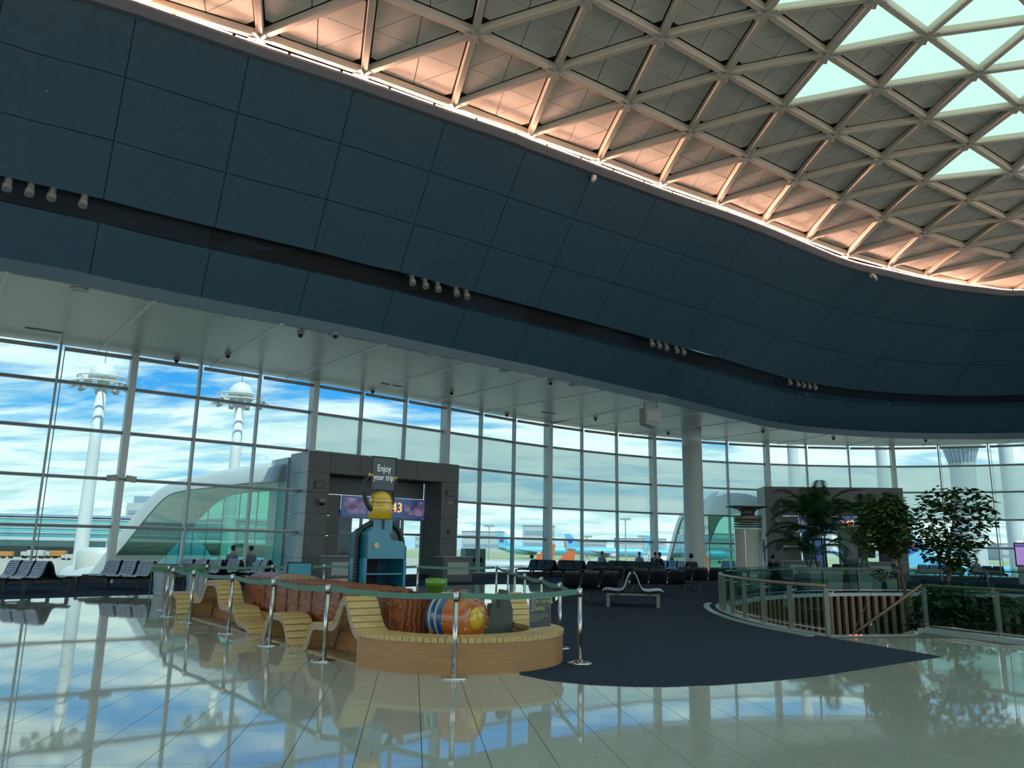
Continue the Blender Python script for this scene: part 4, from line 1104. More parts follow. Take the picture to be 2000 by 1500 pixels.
WV = [(4.07, 0.0), (4.16, .09), (4.30, .145), (4.58, .16), (4.74, .20), (4.84, .29), (4.92, .355), (5.1, .37), (5.5, .37), (5.72, .38), (5.82, .46), (5.92, .60), (6.02, .70), (6.18, .76), (6.5, .765), (6.70, .73), (6.82, .61), (6.93, .46), (7.08, .40), (7.35, .385), (7.55, .36), (7.63, .2), (7.71, 0.0)]
FS = [(8.55, 0.0), (8.62, .2), (8.74, .36), (8.95, .40), (9.3, .40), (9.45, .3), (9.55, 0.0)]
for flip in (False, True):
    sd_ = 'on the window side' if flip else 'facing the polished floor'
    wave_bench('wave_bench', 'wave bench with tall slatted back joining the round bench, ' + sd_, B1, .43, 0.0, flip)
    wave_bench('wave_stool', 'low arched slatted stool beside the brown wagon, ' + sd_, ST, .43, 2.36, flip)
    wave_bench('wave_bench', 'long stepped wave bench with a high hump, ' + sd_, WV, .43, 4.07, flip)
    wave_bench('wave_stool', 'arched slatted stool at the far end, ' + sd_, FS, .43, 8.55, flip)
# plinth boards behind the benches
for flip in (False, True):
    x = .46 if not flip else 2.52
    o = thing('plinth_board', 'long low plywood plinth behind the wave benches, ' + ('window side' if flip else 'polished floor side'), 'plinth', pl(x, 0), PRZ)
    mb = MB(); mb.box((0, 3.85, .16), (.03, 7.7, .32)); mb.build('board', M['bench_side'], o)
    mb = MB(); mb.box((-.23 if not flip else .23, 3.85, .012), (.42, 7.7, .024)); mb.build('foot_board', M['ply'], o)
# curved bench
root = thing('round_bench', 'semicircular wooden bench with radial slats closing the play area', 'bench', pl(1.49, .07), PRZ)
RO, RI, H = 1.49, 1.06, .42; n = 40
mb = MB()
for i in range(n + 1):
    g = math.pi + math.pi * i / n; c, s = math.cos(g), math.sin(g)
    for r_ in (RO, RO - .03): mb.v += [(c * r_, s * r_, 0), (c * r_, s * r_, H - .055)]
for i in range(n):
    b = i * 4; mb.f += [(b, b + 4, b + 5, b + 1), (b + 2, b + 3, b + 7, b + 6)]
mb.build('front_panel', M['bench_side'], root, True)
mb = MB()
for i in range(n + 1):
    g = math.pi + math.pi * i / n; c, s = math.cos(g), math.sin(g); mb.v += [(c * RI, s * RI, 0), (c * RI, s * RI, H - .055)]
for i in range(n): b = i * 2; mb.f.append((b, b + 1, b + 3, b + 2))
mb.build('inner_panel', M['bench_side'], root, True)
ns = 52
for i in range(ns):
    g0 = math.pi + math.pi * (i + .055) / ns; g1 = math.pi + math.pi * (i + .945) / ns; mb = MB(); q = []
    for z in (H - .055, H):
        for r_, g in ((RI - .01, g0), (RO + .012, g0), (RO + .012, g1), (RI - .01, g1)): q.append((math.cos(g) * r_, math.sin(g) * r_, z))
    mb.hexa(q); mb.build('slat', M['pale_wood'], root)
for x in (-1, 1):
    mb = MB(); mb.box((x * (RO + RI) / 2, .005, .18), (RO - RI, .02, .36)); mb.build('end_panel', M['ply_edge'], root)
# green mound inside
o = thing('play_floor', 'low green play deck inside the round bench', 'deck', pl(1.49, .2), PRZ)
mb = MB(); mb.lathe([(1.0, 0), (1.0, .22), (.9, .27), (.3, .30), (.01, .30)], 36); mb.build('mound', M['deck_green'], o, True)
mb = MB(); mb.box((0, 4.3, .06), (1.9, 8.0, .12)); mb.build('deck', M['deck_green'], o)

# brown carved wagon
root = thing('play_wagon', 'long brown carved wooden play wagon with plank sides', 'wagon', pl(.97, 0), PRZ)
W2 = .40; U0_, U1_ = .25, 6.05; Z0, Z1 = .30, .84
npk = 11
for sx in (-1, 1):
    for i in range(npk):
        a = U0_ + (U1_ - U0_) * i / npk; b = U0_ + (U1_ - U0_) * (i + 1) / npk; mb = MB()
        mb.box((sx * W2, (a + b) / 2, (Z0 + Z1) / 2), (.06, b - a - .012, Z1 - Z0)); mb.build('plank', M['carved'], root)
        mb = MB(); mb.bbox((sx * (W2 + .035), a, (Z0 + Z1) / 2), (.04, .10, Z1 - Z0 - .02), .012); post = mb.build('batten', M['carved'], root)
        for z in (Z0 + .08, Z1 - .1): q = MB(); q.lathe([(.014, 0), (.014, .006), (.008, .012)], 8, (sx * (W2 + .055), a, z), (sx, 0, 0)); q.build('stud', M['steel_bright'], post)
nd = 22
for i in range(nd):
    a = U0_ + .9 + (U1_ - U0_ - .9) * (i + .5) / nd; mb = MB(); mb.bbox((0, a, Z1 + .012 + .012 * (i % 2)), (2 * W2 + .10, (U1_ - U0_ - .9) / nd - .01, .045), .012); mb.build('deck_slat', M['carved'], root)
for u, dz in ((U0_, 0), (U1_, 0)):
    mb = MB(); mb.box((0, u, (Z0 + Z1) / 2), (2 * W2 + .06, .06, Z1 - Z0)); mb.build('end_board', M['carved'], root)
# prow with raised cheeks
for sx in (-1, 1):
    mb = MB(); mb.prism([(sx * W2 - .03, U0_, Z0), (sx * W2 - .03, U0_ - .34, Z0 + .02), (sx * W2 - .03, U0_ - .40, Z1 + .10), (sx * W2 - .03, U0_ - .22, Z1 + .04), (sx * W2 - .03, U0_, Z1)], (.06, 0, 0)); ck = mb.build('prow_cheek', M['carved'], root)
    for z in (.4, .55, .72): q = MB(); q.lathe([(.016, 0), (.016, .006), (.01, .014)], 8, (sx * (W2 + .03), U0_ - .28, z), (sx, 0, 0)); q.build('stud', M['steel_bright'], ck)
mb = MB(); mb.box((0, U0_ - .36, .58), (2 * W2, .05, .54)); mb.build('prow_board', M['carved'], root)
mb = MB(); mb.box((0, U0_ + .35, .55), (2 * W2 - .06, .6, .05)); mb.build('seat', M['carved'], root)
mb = MB(); mb.box((0, (U0_ + U1_) / 2, Z0 - .03), (2 * W2 + .1, U1_ - U0_ + .1, .06)); mb.build('chassis', M['carved'], root)
for sx in (-1, 1):
    for u in (.75, 3.2, 5.4):
        mb = MB(); mb.lathe([(.17, 0), (.18, .02), (.18, .09), (.17, .11)], 20, (sx * (W2 - .08), u, .18), (sx, 0, 0)); wh = mb.build('wheel', M['rubber'], root, True)
        q = MB(); q.lathe([(.12, .10), (.12, .125), (.05, .13)], 16, (sx * (W2 - .08), u, .18), (sx, 0, 0)); q.build('hub', M['cream_band'], wh)
for i in range(6):                          # low arched hood at the rear
    u0 = 4.5 + i * .24; mb = MB(); q = [(-W2, u0, Z1 + .04)] + [(W2 * .95 * math.cos(math.pi - math.pi * k / 8), u0, Z1 + .05 + .075 * math.sin(math.pi * k / 8)) for k in range(9)] + [(W2, u0, Z1 + .04)]
    mb.prism(q, (0, .23, 0)); mb.build('hood_board', M['carved' if i else 'ply'], root)
# barrel on cradles
root = thing('play_barrel', 'glossy blue and orange riveted play barrel with a yellow end', 'barrel', pl(1.04, -.20), PRZ + R(14))
ax = Vector((0, -1, 0)); zc = .60; rr = .30
mb = MB(); mb.lathe([(.22, -.03), (.27, -.01), (.293, .05), (.30, .16), (.297, .34)], 32, (0, 0, zc), ax); mb.build('blue_body', M['gloss_blue'], root, True)
for y in (.08, .19): q = MB(); q.lathe([(.295, 0), (.312, .008), (.312, .028), (.295, .036)], 32, (0, -y, zc), ax); q.build('hoop', M['cream_band'], root, True)
mb = MB(); mb.lathe([(.302, .33), (.325, .34), (.325, .38), (.31, .385), (.302, .56), (.27, .63), (.18, .66)], 32, (0, 0, zc), ax); og = mb.build('orange_end', M['gloss_orange'], root, True)
mb = MB(); mb.lathe([(.15, .655), (.14, .68), (.08, .70), (.01, .705)], 24, (0, 0, zc), ax); mb.build('yellow_disc', M['gloss_yellow'], root, True)
for i in range(12):
    a = i * math.pi / 6
    for r_, y in ((.235, .645),):
        q = MB(); q.ball((r_ * math.cos(a), -y - .005, zc + r_ * math.sin(a)), .018, 8, 6); q.build('rivet', M['steel'], og)
    q = MB(); q.ball((.327 * math.cos(a + .2), -.35, zc + .327 * math.sin(a + .2)), .014, 8, 6); q.build('rivet', M['steel'], og)
for y in (.08, .36):
    mb = MB(); mb.prism([(-.34, -y, .27), (.34, -y, .27), (.24, -y, .46), (.12, -y, .34), (-.12, -y, .34), (-.24, -y, .46)], (0, -.07, 0)); mb.build('cradle', M['carved'], root)
# green flared planter tube and the grey jagged rock
o = thing('green_tube', 'plain glossy green flared tube behind the barrel', 'tube', pl(1.72, 1.0), PRZ)
mb = MB(); mb.lathe([(.10, .12), (.115, .14), (.12, .90), (.15, .91)], 24); mb.build('tube', M['gloss_green'], o, True)
mb = MB(); mb.lathe([(.15, .91), (.165, .92), (.165, 1.02), (.15, 1.03), (.12, 1.03), (.11, .96)], 24); mb.build('rim', M['gloss_green'], o, True)
o = thing('rock_cutout', 'grey jagged rock-shaped board inside the round bench', 'prop', pl(2.35, .10), PRZ)
mb = MB(); mb.prism([(-.40, 0, .28), (.16, 0, .28), (.16, 0, .60), (.06, 0, .88), (-.02, 0, .90), (-.10, 0, .62), (-.16, 0, .70), (-.22, 0, .70), (-.27, 0, .52), (-.33, 0, .55), (-.36, 0, .44)], (0, .12, 0)); mb.build('board', M['rock_grey'], o)
mb = MB(); mb.box((-.1, .06, .27), (.7, .3, .04)); mb.build('foot', M['deck_green'], o)

# blue cabinet with black hoses, yellow drum and sign
root = thing('blue_cabinet', 'teal blue play cabinet with open shelves and black hoses', 'cabinet', pl(1.92, 3.0, -.0), PRZ)
w, d, h = .80, .62, 1.58
mb = MB(); mb.box((-w / 2 + .02, d / 2, .12 + h / 2), (.04, d, h)); mb.build('side', M['teal_box'], root)
mb = MB(); mb.box((w / 2 - .02, d / 2, .12 + h / 2 - .1), (.04, d, h - .2)); mb.build('side', M['teal_box'], root)
mb = MB(); mb.box((0, d - .02, .12 + h / 2), (w, .04, h)); mb.build('back', M['teal_dark'], root)
mb = MB(); mb.prism([(-w / 2, 0, 1.28), (w / 2, 0, 1.28), (w / 2, 0, 1.48), (w / 2 - .08, 0, 1.58), (.10, 0, 1.60), (.02, 0, 1.74), (-.14, 0, 1.80), (-w / 2 + .12, 0, 1.80), (-w / 2, 0, 1.70)], (0, d, 0)); mb.build('top', M['teal_box'], root)
for z in (.40, .74, 1.02): mb = MB(); mb.box((0, d / 2, z), (w - .08, d - .06, .025)); mb.build('shelf', M['teal_box'], root)
mb = MB(); mb.box((-.12, d - .06, .85), (.5, .02, .8)); mb.build('inner_panel', M['black'], root)
mb = MB(); mb.box((0, .02, .22), (w - .06, .03, .2)); mb.build('kick_plate', M['teal_box'], root)
for x in (-.10, .12): mb = MB(); mb.box((x, d * .45, 1.84), (.16, .18, .24)); mb.build('neck', M['teal_box'], root)
mb = MB(); mb.lathe([(.05, 0), (.055, .012), (.04, .02)], 16, (-.2, -.001, 1.5), (0, -1, 0), 1, 1); mb.build('badge', M['cream_band'], root)
def hose(pts, r_, name='hose'):
    P = Path(catmull([Vector(p) for p in pts], 8)); n_ = int(P.len / .018); Q = [P.at(P.len * i / n_) for i in range(n_ + 1)]
    mb = MB(); mb.tube(Q, [r_ * (1.0 if i % 3 else .82) for i in range(n_ + 1)], 10); return mb.build(name, M['hose'], root, True)
hose([(-.44, d * .4, .14), (-.44, d * .4, .9), (-.44, d * .4, 1.38), (-.42, d * .4, 1.72), (-.2, d * .4, 1.88), (.0, d * .42, 1.90)], .055)
hose([(.50, d * .4, .14), (.50, d * .4, .9), (.48, d * .4, 1.36), (.40, d * .4, 1.70), (.24, d * .4, 1.87), (.08, d * .42, 1.90)], .055)
dr_ = thing('yellow_drum', 'plain glossy yellow drum on top of the blue cabinet', 'drum', pl(1.90, 3.0 + .26, 1.96), PRZ)
mb = MB(); mb.lathe([(.19, 0), (.21, .02), (.215, .26), (.20, .31), (.205, .33), (.18, .42), (.11, .48), (.02, .50)], 28); mb.build('drum', M['gloss_yellow'], dr_, True)
mb = MB(); mb.lathe([(.218, .29), (.222, .296), (.218, .302)], 28); mb.build('seam', M['gloss_orange'], dr_)
root = thing('trip_sign', 'dark sign board reading Enjoy your trip held on two black hoses', 'sign', pl(1.90, 3.0 + .26, 2.11), PRZ)
hose([(-.20, -.05, 0), (-.30, -.03, .14), (-.36, -.03, .36), (-.34, -.03, .52), (-.26, -.03, .60)], .042)
hose([(.17, -.05, 0), (.21, -.03, .14), (.235, -.03, .36), (.25, -.03, .50), (.25, -.03, .58)], .042)
for s, z in ((-1, .62), (1, .60)): mb = MB(); mb.ball((s * .245, -.03, z), .05, 10, 8); mb.build('clamp', M['gloss_yellow'], root, True)
bd = MB(); bd.bbox((0, -.04, .66), (.48, .05, .60), .015); bd = bd.build('board', M['sign_grey'], root)
fr = MB()
for c, dd in (((0, -.069, .955), (.50, .014, .02)), ((0, -.069, .365), (.50, .014, .02)), ((-.245, -.069, .66), (.02, .014, .60)), ((.245, -.069, .66), (.02, .014, .60))): fr.box(c, dd)
fr.build('frame', M['rubber'], root)
for txt, z in (('Enjoy', .75), ('your trip', .59)):
    me = text_mesh(txt, .155 if txt != 'Enjoy' else .175, .003); me.materials.append(M['sign_white']); o = link('lettering', me, root); o.location = (0, -.069, z); o.rotation_euler = (R(90), 0, 0); o.scale = (.72, 1.0, 1)

o = thing('tilted_panel', 'teal tilted panel with a dark frame behind the brown wagon', 'panel', pl(1.85, 6.6), PRZ + R(-20))
mb = MB(); mb.tube([(0, 0, 0), (0, 0, .78)], .03, 8); mb.build('post', M['steel_dull'], o)
mb = MB(); mb.box((0, 0, .95), (.52, .04, .40), 0, R(-28)); mb.build('frame', M['rubber'], o)
mb = MB(); mb.box((0, -.024, .955), (.46, .01, .34), 0, R(-28)); mb.build('panel', M['teal_box'], o)
# ================================================================== belt stanchions
mat('belt', (0.10, 0.24, 0.17), .55, emis=None)
mat('belt_print', (0.22, 0.36, 0.30), .5)
SP = [((-.62, 9.60), 'in front of the round bench'), ((-2.42, 10.80), 'beside the tall slatted bench back'), ((-3.60, 12.32), 'beside the low arched stool'), ((-4.76, 13.85), 'at the stepped wave bench'), ((-6.12, 15.6), 'at the high hump of the wave bench'), ((-6.98, 16.7), 'at the far arched stool, nearer one'), ((-7.70, 18.16), 'next to the green-topped bin'),
      ((-7.35, 19.5), 'behind the far arched stool'), ((-6.03, 20.4), 'behind the end of the brown wagon'), ((-5.05, 21.9), 'behind the purple kiosk belt'), ((-2.6, 22.9), 'behind the blue cabinet'), ((-.36, 23.7), 'at the far corner of the belts'), ((-.02, 20.9), 'second from the far corner'), ((.14, 18.7), 'third from the far corner'), ((.34, 16.9), 'fourth from the far corner'), ((.60, 14.75), 'on the carpet behind the notice board'), ((.80, 12.5), 'on the carpet edge behind the round bench'), ((.97, 10.93), 'on the carpet right of the round bench')]
SH = .98; s0 = None; ST_ = []
for i, (p, w) in enumerate(SP):
    lab = 'steel belt stanchion ' + w; z = .007 if inside(p, CARP) else 0.0
    if s0 is None:
        s0 = thing('belt_stanchion', lab, 'stanchion', (p[0], p[1], z), 0, 'steel stanchions with green belts'); r0 = s0
        mb = MB(); mb.lathe([(.165, 0), (.165, .012), (.12, .022), (.05, .035), (.034, .05)], 28); mb.build('base', M['steel_bright'], s0, True)
        mb = MB(); mb.lathe([(.030, .03), (.030, SH - .10)], 20); mb.build('pole', M['steel'], s0, True)
        mb = MB(); mb.lathe([(.031, SH - .115), (.033, SH - .11), (.033, SH - .095), (.031, SH - .09)], 20); mb.build('ring', M['rubber'], s0)
        mb = MB(); mb.lathe([(.033, SH - .09), (.035, SH - .085), (.035, SH - .01), (.03, SH)], 20); mb.build('cassette', M['steel'], s0, True)
        mb = MB(); mb.box((.036, 0, SH - .05), (.02, .03, .07)); mb.build('belt_slot', M['rubber'], s0)
        o = s0
    else: o = dup(r0, (p[0], p[1], z), 0, lab)
    ST_.append(o)
for i in range(len(SP)):
    a = Vector((*SP[i][0], 0)); b = Vector((*SP[(i + 1) % len(SP)][0], 0)); d = b - a; ln = d.length; d.normalize(); n_ = Vector((-d.y, d.x, 0)); m_ = 8; mb = MB()
    for k in range(m_ + 1):
        f = k / m_; sag = .035 * math.sin(math.pi * f); c = d * (.05 + (ln - .1) * f)
        for sgn in (-1, 1):
            for z in (SH - .088 - sag, SH - .018 - sag): mb.v.append((c.x + n_.x * .0015 * sgn, c.y + n_.y * .0015 * sgn, z))
    for k in range(m_):
        q = k * 4; mb.f += [(q, q + 4, q + 5, q + 1), (q + 2, q + 3, q + 7, q + 6), (q + 1, q + 5, q + 7, q + 3), (q, q + 2, q + 6, q + 4)]
    mb.f += [(0, 1, 3, 2), (m_ * 4, m_ * 4 + 2, m_ * 4 + 3, m_ * 4 + 1)]
    bt = mb.build('belt', M['belt'], ST_[i])
# notice board on the belt
a = Vector((*SP[17][0], 0)); b = Vector((*SP[0][0], 0)); d = (b - a).normalized()
c = a.lerp(b, .36); nn = Vector((d.y, -d.x, 0)); nn = nn if nn.y < 0 else -nn
rz = math.atan2(-nn.x * -1, nn.y * -1) if False else math.atan2(nn.x, -nn.y)
k = thing('notice_board', 'black notice board with yellow Korean and English text hanging on the belt', 'notice', c + nn * .02 + Vector((0, 0, .86)), rz)
mat('notice_black', (0.012, 0.016, 0.014), .25); mat('notice_yellow', (0.60, 0.62, 0.16), .5); mat('notice_green', (0.30, 0.42, 0.14), .5); mat('notice_edge', (.42, .44, .42), .4)
print_mat('notice_photo', (0.05, 0.04, 0.05), (0.20, 0.16, 0.18), (0.42, 0.38, 0.40), 0.0, 40)
mb = MB(); mb.box((0, -.004, -.17), (.37, .006, .37), 0, 0, -.03); mb.build('edge', M['notice_edge'], k)
mb = MB(); mb.box((0, -.009, -.17), (.355, .006, .355), 0, 0, -.03); mb.build('panel', M['notice_black'], k)
mb = MB(); mb.box((-.125, -.0125, -.075), (.085, .002, .15), 0, 0, -.03); mb.build('photo', M['notice_photo'], k)
for txt, x, z, s in (('임시 운행 중단', .052, -.035, .052), ('Temporarily Closed', .052, -.085, .034), ('临时停止', .0, -.125, .048)):
    me = text_mesh(txt, s, .0008); me.materials.append(M['notice_yellow' if s > .04 else 'notice_green']); o = link('lettering', me, k); o.location = (x, -.0135, z); o.rotation_euler = (R(90), 0, 0); o.scale = (.86, 1, 1)
for i, (z, w) in enumerate(((-.19, .30), (-.215, .30), (-.24, .22), (-.265, .12))):
    mb = MB(); mb.box((-.02 - (.30 - w) / 2, -.013, z), (w, .002, .006)); mb.build('text_line', M['notice_green'], k)
for x in (-.12, .12): mb = MB(); mb.tube([(x, .0, .02), (x, .012, .05), (x, .03, .085), (x, .036, .02)], .004, 5); mb.build('hook', M['steel'], k)

# ================================================================== litter bins
mat('bag_clear', (0.36, 0.42, 0.44), .3); mat('bin_green', (0.03, 0.22, 0.06), .35)
for (x, y), lab in (((-10.0, 23.25), 'clear bag litter bin with a green label beside the seats'), ((-9.2, 23.6), 'clear bag litter bin behind the stanchions')):
    k = thing('litter_bin', lab, 'bin', (x, y, .0), R(-20), 'clear bag bins')
    mb = MB(); mb.lathe([(.24, 0), (.22, .03), (.25, .12), (.24, .3), (.27, .5), (.27, .66)], 14); mb.build('bag', M['bag_clear'], k, True)
    mb = MB(); mb.box((0, 0, .72), (.56, .42, .16)); mb.build('band', M['bin_green'], k)
    mb = MB(); mb.box((0, 0, .82), (.58, .44, .05)); mb.build('collar', M['dull_white'], k)
    mb = MB(); mb.box((0, 0, .865), (.66, .48, .03)); mb.build('rim', M['steel_dull'], k)
    for sx in (-1, 1):
        for sy in (-1, 1): mb = MB(); mb.bar((sx * .26, sy * .19, 0), (sx * .26, sy * .19, .8), .02, .02, (1, 0, 0)); mb.build('leg', M['steel_dull'], k)
# ================================================================== beam seating
def seat_profile():
    # (y, z): front edge of the seat to the top of the back; faces -y
    P = [(-.50, .40), (-.47, .435), (-.36, .445), (-.20, .425), (-.06, .42), (.04, .45), (.10, .53), (.14, .64), (.18, .76), (.23, .86), (.26, .89)]
    return [(p.x, p.y) for p in catmull([Vector((a, b, 0)) for a, b in P], 4)]
SPF = seat_profile(); SPP = Path([Vector((a, b, 0)) for a, b in SPF])
def make_seat(w=.58):
    """black shell + ribbed pad, three columns wide"""
    sh = MB(); n = 22; th = .035
    for i in range(n + 1):
        s = SPP.len * i / n; p = SPP.at(s); t = SPP.tan(s); nn = Vector((-t.y, t.x, 0))
        wd = w / 2 * (1.0 if s < SPP.len * .86 else 1 - .22 * ((s / SPP.len - .86) / .14) ** 2)
        for x in (-wd, wd):
            for k in (0, -th): q = p + nn * k; sh.v.append((x, q.x, q.y))
    for i in range(n):
        b = i * 4; sh.f += [(b, b + 2, b + 6, b + 4), (b + 1, b + 5, b + 7, b + 3), (b, b + 4, b + 5, b + 1), (b + 2, b + 3, b + 7, b + 6)]
    sh.f += [(0, 1, 3, 2), (n * 4, n * 4 + 2, n * 4 + 3, n * 4 + 1)]
    pads = []
    nr = 17
    for c in range(3):
        pd = MB(); x0 = -w / 2 + .02 + (w - .04) / 3 * c + .008; x1 = x0 + (w - .04) / 3 - .016
        for i in range(nr):
            a = SPP.len * (i + .10) / nr; b = SPP.len * (i + .90) / nr; q = []
            for s, h in ((a, .004), (b, .004), ((a * .8 + b * .2), .022), ((a * .2 + b * .8), .022)):
                p = SPP.at(s); t = SPP.tan(s); nn = Vector((-t.y, t.x, 0)); p = p + nn * h; q.append((p.x, p.y))
            sh_ = 0 if i < nr - 2 else .01 * (i - nr + 3)
            X0, X1 = (x0 + (sh_ if c == 0 else 0), x1 - (sh_ if c == 2 else 0))
            pd.hexa([(X0, *q[0]), (X1, *q[0]), (X1, *q[1]), (X0, *q[1]), (X0 + .01, *q[2]), (X1 - .01, *q[2]), (X1 - .01, *q[3]), (X0 + .01, *q[3])])
        pads.append(pd)
    return sh, pads
_sh, _pads = make_seat()
SEAT_ME = {}
def add_seat(root, x, flip=False, pad='seat_pad', y=0.0):
    rz = math.pi if flip else 0
    if 'shell' not in SEAT_ME:
        o = _sh.build('seat_shell', M['seat_black'], root, True); SEAT_ME['shell'] = o.data
    else: o = link('seat_shell', SEAT_ME['shell'], root)
    o.location = (x, y, 0); o.rotation_euler = (0, 0, rz)
    for c in range(3):
        key = 'pad%d%s' % (c, pad)
        if key not in SEAT_ME:
            q = _pads[c].build('pad', M[pad], o); SEAT_ME[key] = q.data
        else: q = link('pad', SEAT_ME[key], o)
    return o
PITCH_ = .64
def beam_seat(label, loc, rz, n=3, double=True, table=0, end_frame=False, pad='seat_pad'):
    r_ = thing('beam_seat', label, 'seat', loc, rz, 'beam seats in the waiting area')
    L = n * PITCH_; yb = .30 if double else .0
    for i in range(n):
        x = -L / 2 + PITCH_ * (i + .5); add_seat(r_, x, False, pad, -yb)
        if double: add_seat(r_, x, True, pad, yb)
    x0, x1 = -L / 2 - .05 - (.55 if table < 0 else 0), L / 2 + .05 + (.55 if table > 0 else 0)
    for y in ((-yb - .12, yb + .12) if double else (-.12,)):
        mb = MB(); mb.box(((x0 + x1) / 2, y, .345), (x1 - x0, .10, .06)); mb.build('beam', M['seat_frame'], r_)
    m_ = max(2, round((x1 - x0) / 1.3) + 1)
    for i in range(m_):
        x = x0 + .12 + (x1 - x0 - .24) * i / (m_ - 1)
        for y in ((-yb - .36, yb + .36) if double else (-.40, .10)):
            mb = MB(); mb.box((x, y, .16), (.06, .09, .32)); mb.build('leg', M['bench_frame' if end_frame and i == 0 else 'seat_frame'], r_)
        mb = MB(); mb.box((x, 0, .33), (.06, (2 * yb + .8) if double else .6, .05)); mb.build('cross_bar', M['bench_frame' if end_frame and i == 0 else 'seat_frame'], r_)
    if table:
        mb = MB(); mb.bbox(((x1 - .28) if table > 0 else (x0 + .28), 0, .40), (.52, .5 + (yb * 1.2), .045), .015); mb.build('side_table', M['seat_black'], r_)
    return r_
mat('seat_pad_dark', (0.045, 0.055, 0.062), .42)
def fl(x, y): p = atz(x, y, 0); return (p.x, p.y, .006)
beam_seat('double beam seat at the left edge nearest the polished floor', fl(52, 1156), R(-27), 3, True)
beam_seat('double beam seat in front of the tall window column', fl(252, 1150), R(-16), 3, True, -1)
beam_seat('double beam seat before the jet bridge where two people sit', fl(392, 1141), R(-18), 3, True)
beam_seat('double beam seat between the seated pair and the kiosk', fl(442, 1139), R(-16), 2, True)
beam_seat('double beam seat beside the purple kiosk', fl(512, 1140), R(-50), 2, True)
# right hand field
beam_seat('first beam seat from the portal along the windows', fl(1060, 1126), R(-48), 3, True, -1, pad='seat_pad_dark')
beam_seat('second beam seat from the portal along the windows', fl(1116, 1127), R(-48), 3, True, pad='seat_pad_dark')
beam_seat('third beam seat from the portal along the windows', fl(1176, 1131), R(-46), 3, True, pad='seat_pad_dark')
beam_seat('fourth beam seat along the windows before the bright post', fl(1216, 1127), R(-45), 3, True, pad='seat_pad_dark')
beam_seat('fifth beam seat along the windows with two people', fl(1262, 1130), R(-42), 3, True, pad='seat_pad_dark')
beam_seat('sixth beam seat along the windows beside the round column', fl(1316, 1124), R(-40), 3, True)
beam_seat('black backed beam seat nearest the belt corner', fl(1148, 1178), R(205), 3, False)
beam_seat('double beam seat seen end-on with chequered pads', fl(1236, 1184), R(82), 2, True, 0, True)
beam_seat('black backed beam seat behind the end-on seat', fl(1284, 1165), R(186), 3, False, 0)
beam_seat('black backed beam seat left of the glass railing', fl(1366, 1154), R(186), 3, False)
beam_seat('low dark beam seat between the black backed rows', fl(1200, 1152), R(190), 3, False, 1, pad='seat_pad_dark')
beam_seat('beam seat behind the curved railing beside the air tower', fl(1428, 1122), R(-30), 2, True)
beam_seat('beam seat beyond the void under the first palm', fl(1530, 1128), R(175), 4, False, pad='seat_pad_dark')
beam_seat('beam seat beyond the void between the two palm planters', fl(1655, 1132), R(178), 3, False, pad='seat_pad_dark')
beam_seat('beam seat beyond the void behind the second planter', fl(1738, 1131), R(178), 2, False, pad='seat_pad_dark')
beam_seat('pale seat row beyond the trees near the right window', fl(1835, 1131), R(-8), 4, True)
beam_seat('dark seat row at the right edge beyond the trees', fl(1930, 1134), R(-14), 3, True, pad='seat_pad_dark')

# ================================================================== people
mat('skin', (0.42, 0.27, 0.19), .55); mat('hair', (0.008, 0.007, 0.007), .5)
mat('shirt_grey', (0.13, 0.17, 0.20), .8); mat('shirt_black', (0.010, 0.011, 0.014), .8); mat('shirt_white', (0.42, 0.45, 0.46), .8); mat('trousers', (0.02, 0.022, 0.03), .85)
def skin_mesh(name, V, E, Rr, m, parent, root_i=0, sub=1):
    me = bpy.data.meshes.new(name); me.from_pydata(V, E, []); me.materials.append(m)
    o = bpy.data.objects.new(name, me); COL.objects.link(o); o.parent = parent
    if not me.skin_vertices: me.attributes.new  # layer comes with the modifier below
    md = o.modifiers.new('skin', 'SKIN'); md.use_smooth_shade = True
    lay = me.skin_vertices[0].data if me.skin_vertices else None
    if lay is None: return o
    for i, r_ in enumerate(Rr): lay[i].radius = r_ if isinstance(r_, tuple) else (r_, r_)
    lay[root_i].use_root = True
    s = o.modifiers.new('sub', 'SUBSURF'); s.levels = sub; s.render_levels = sub
    return o
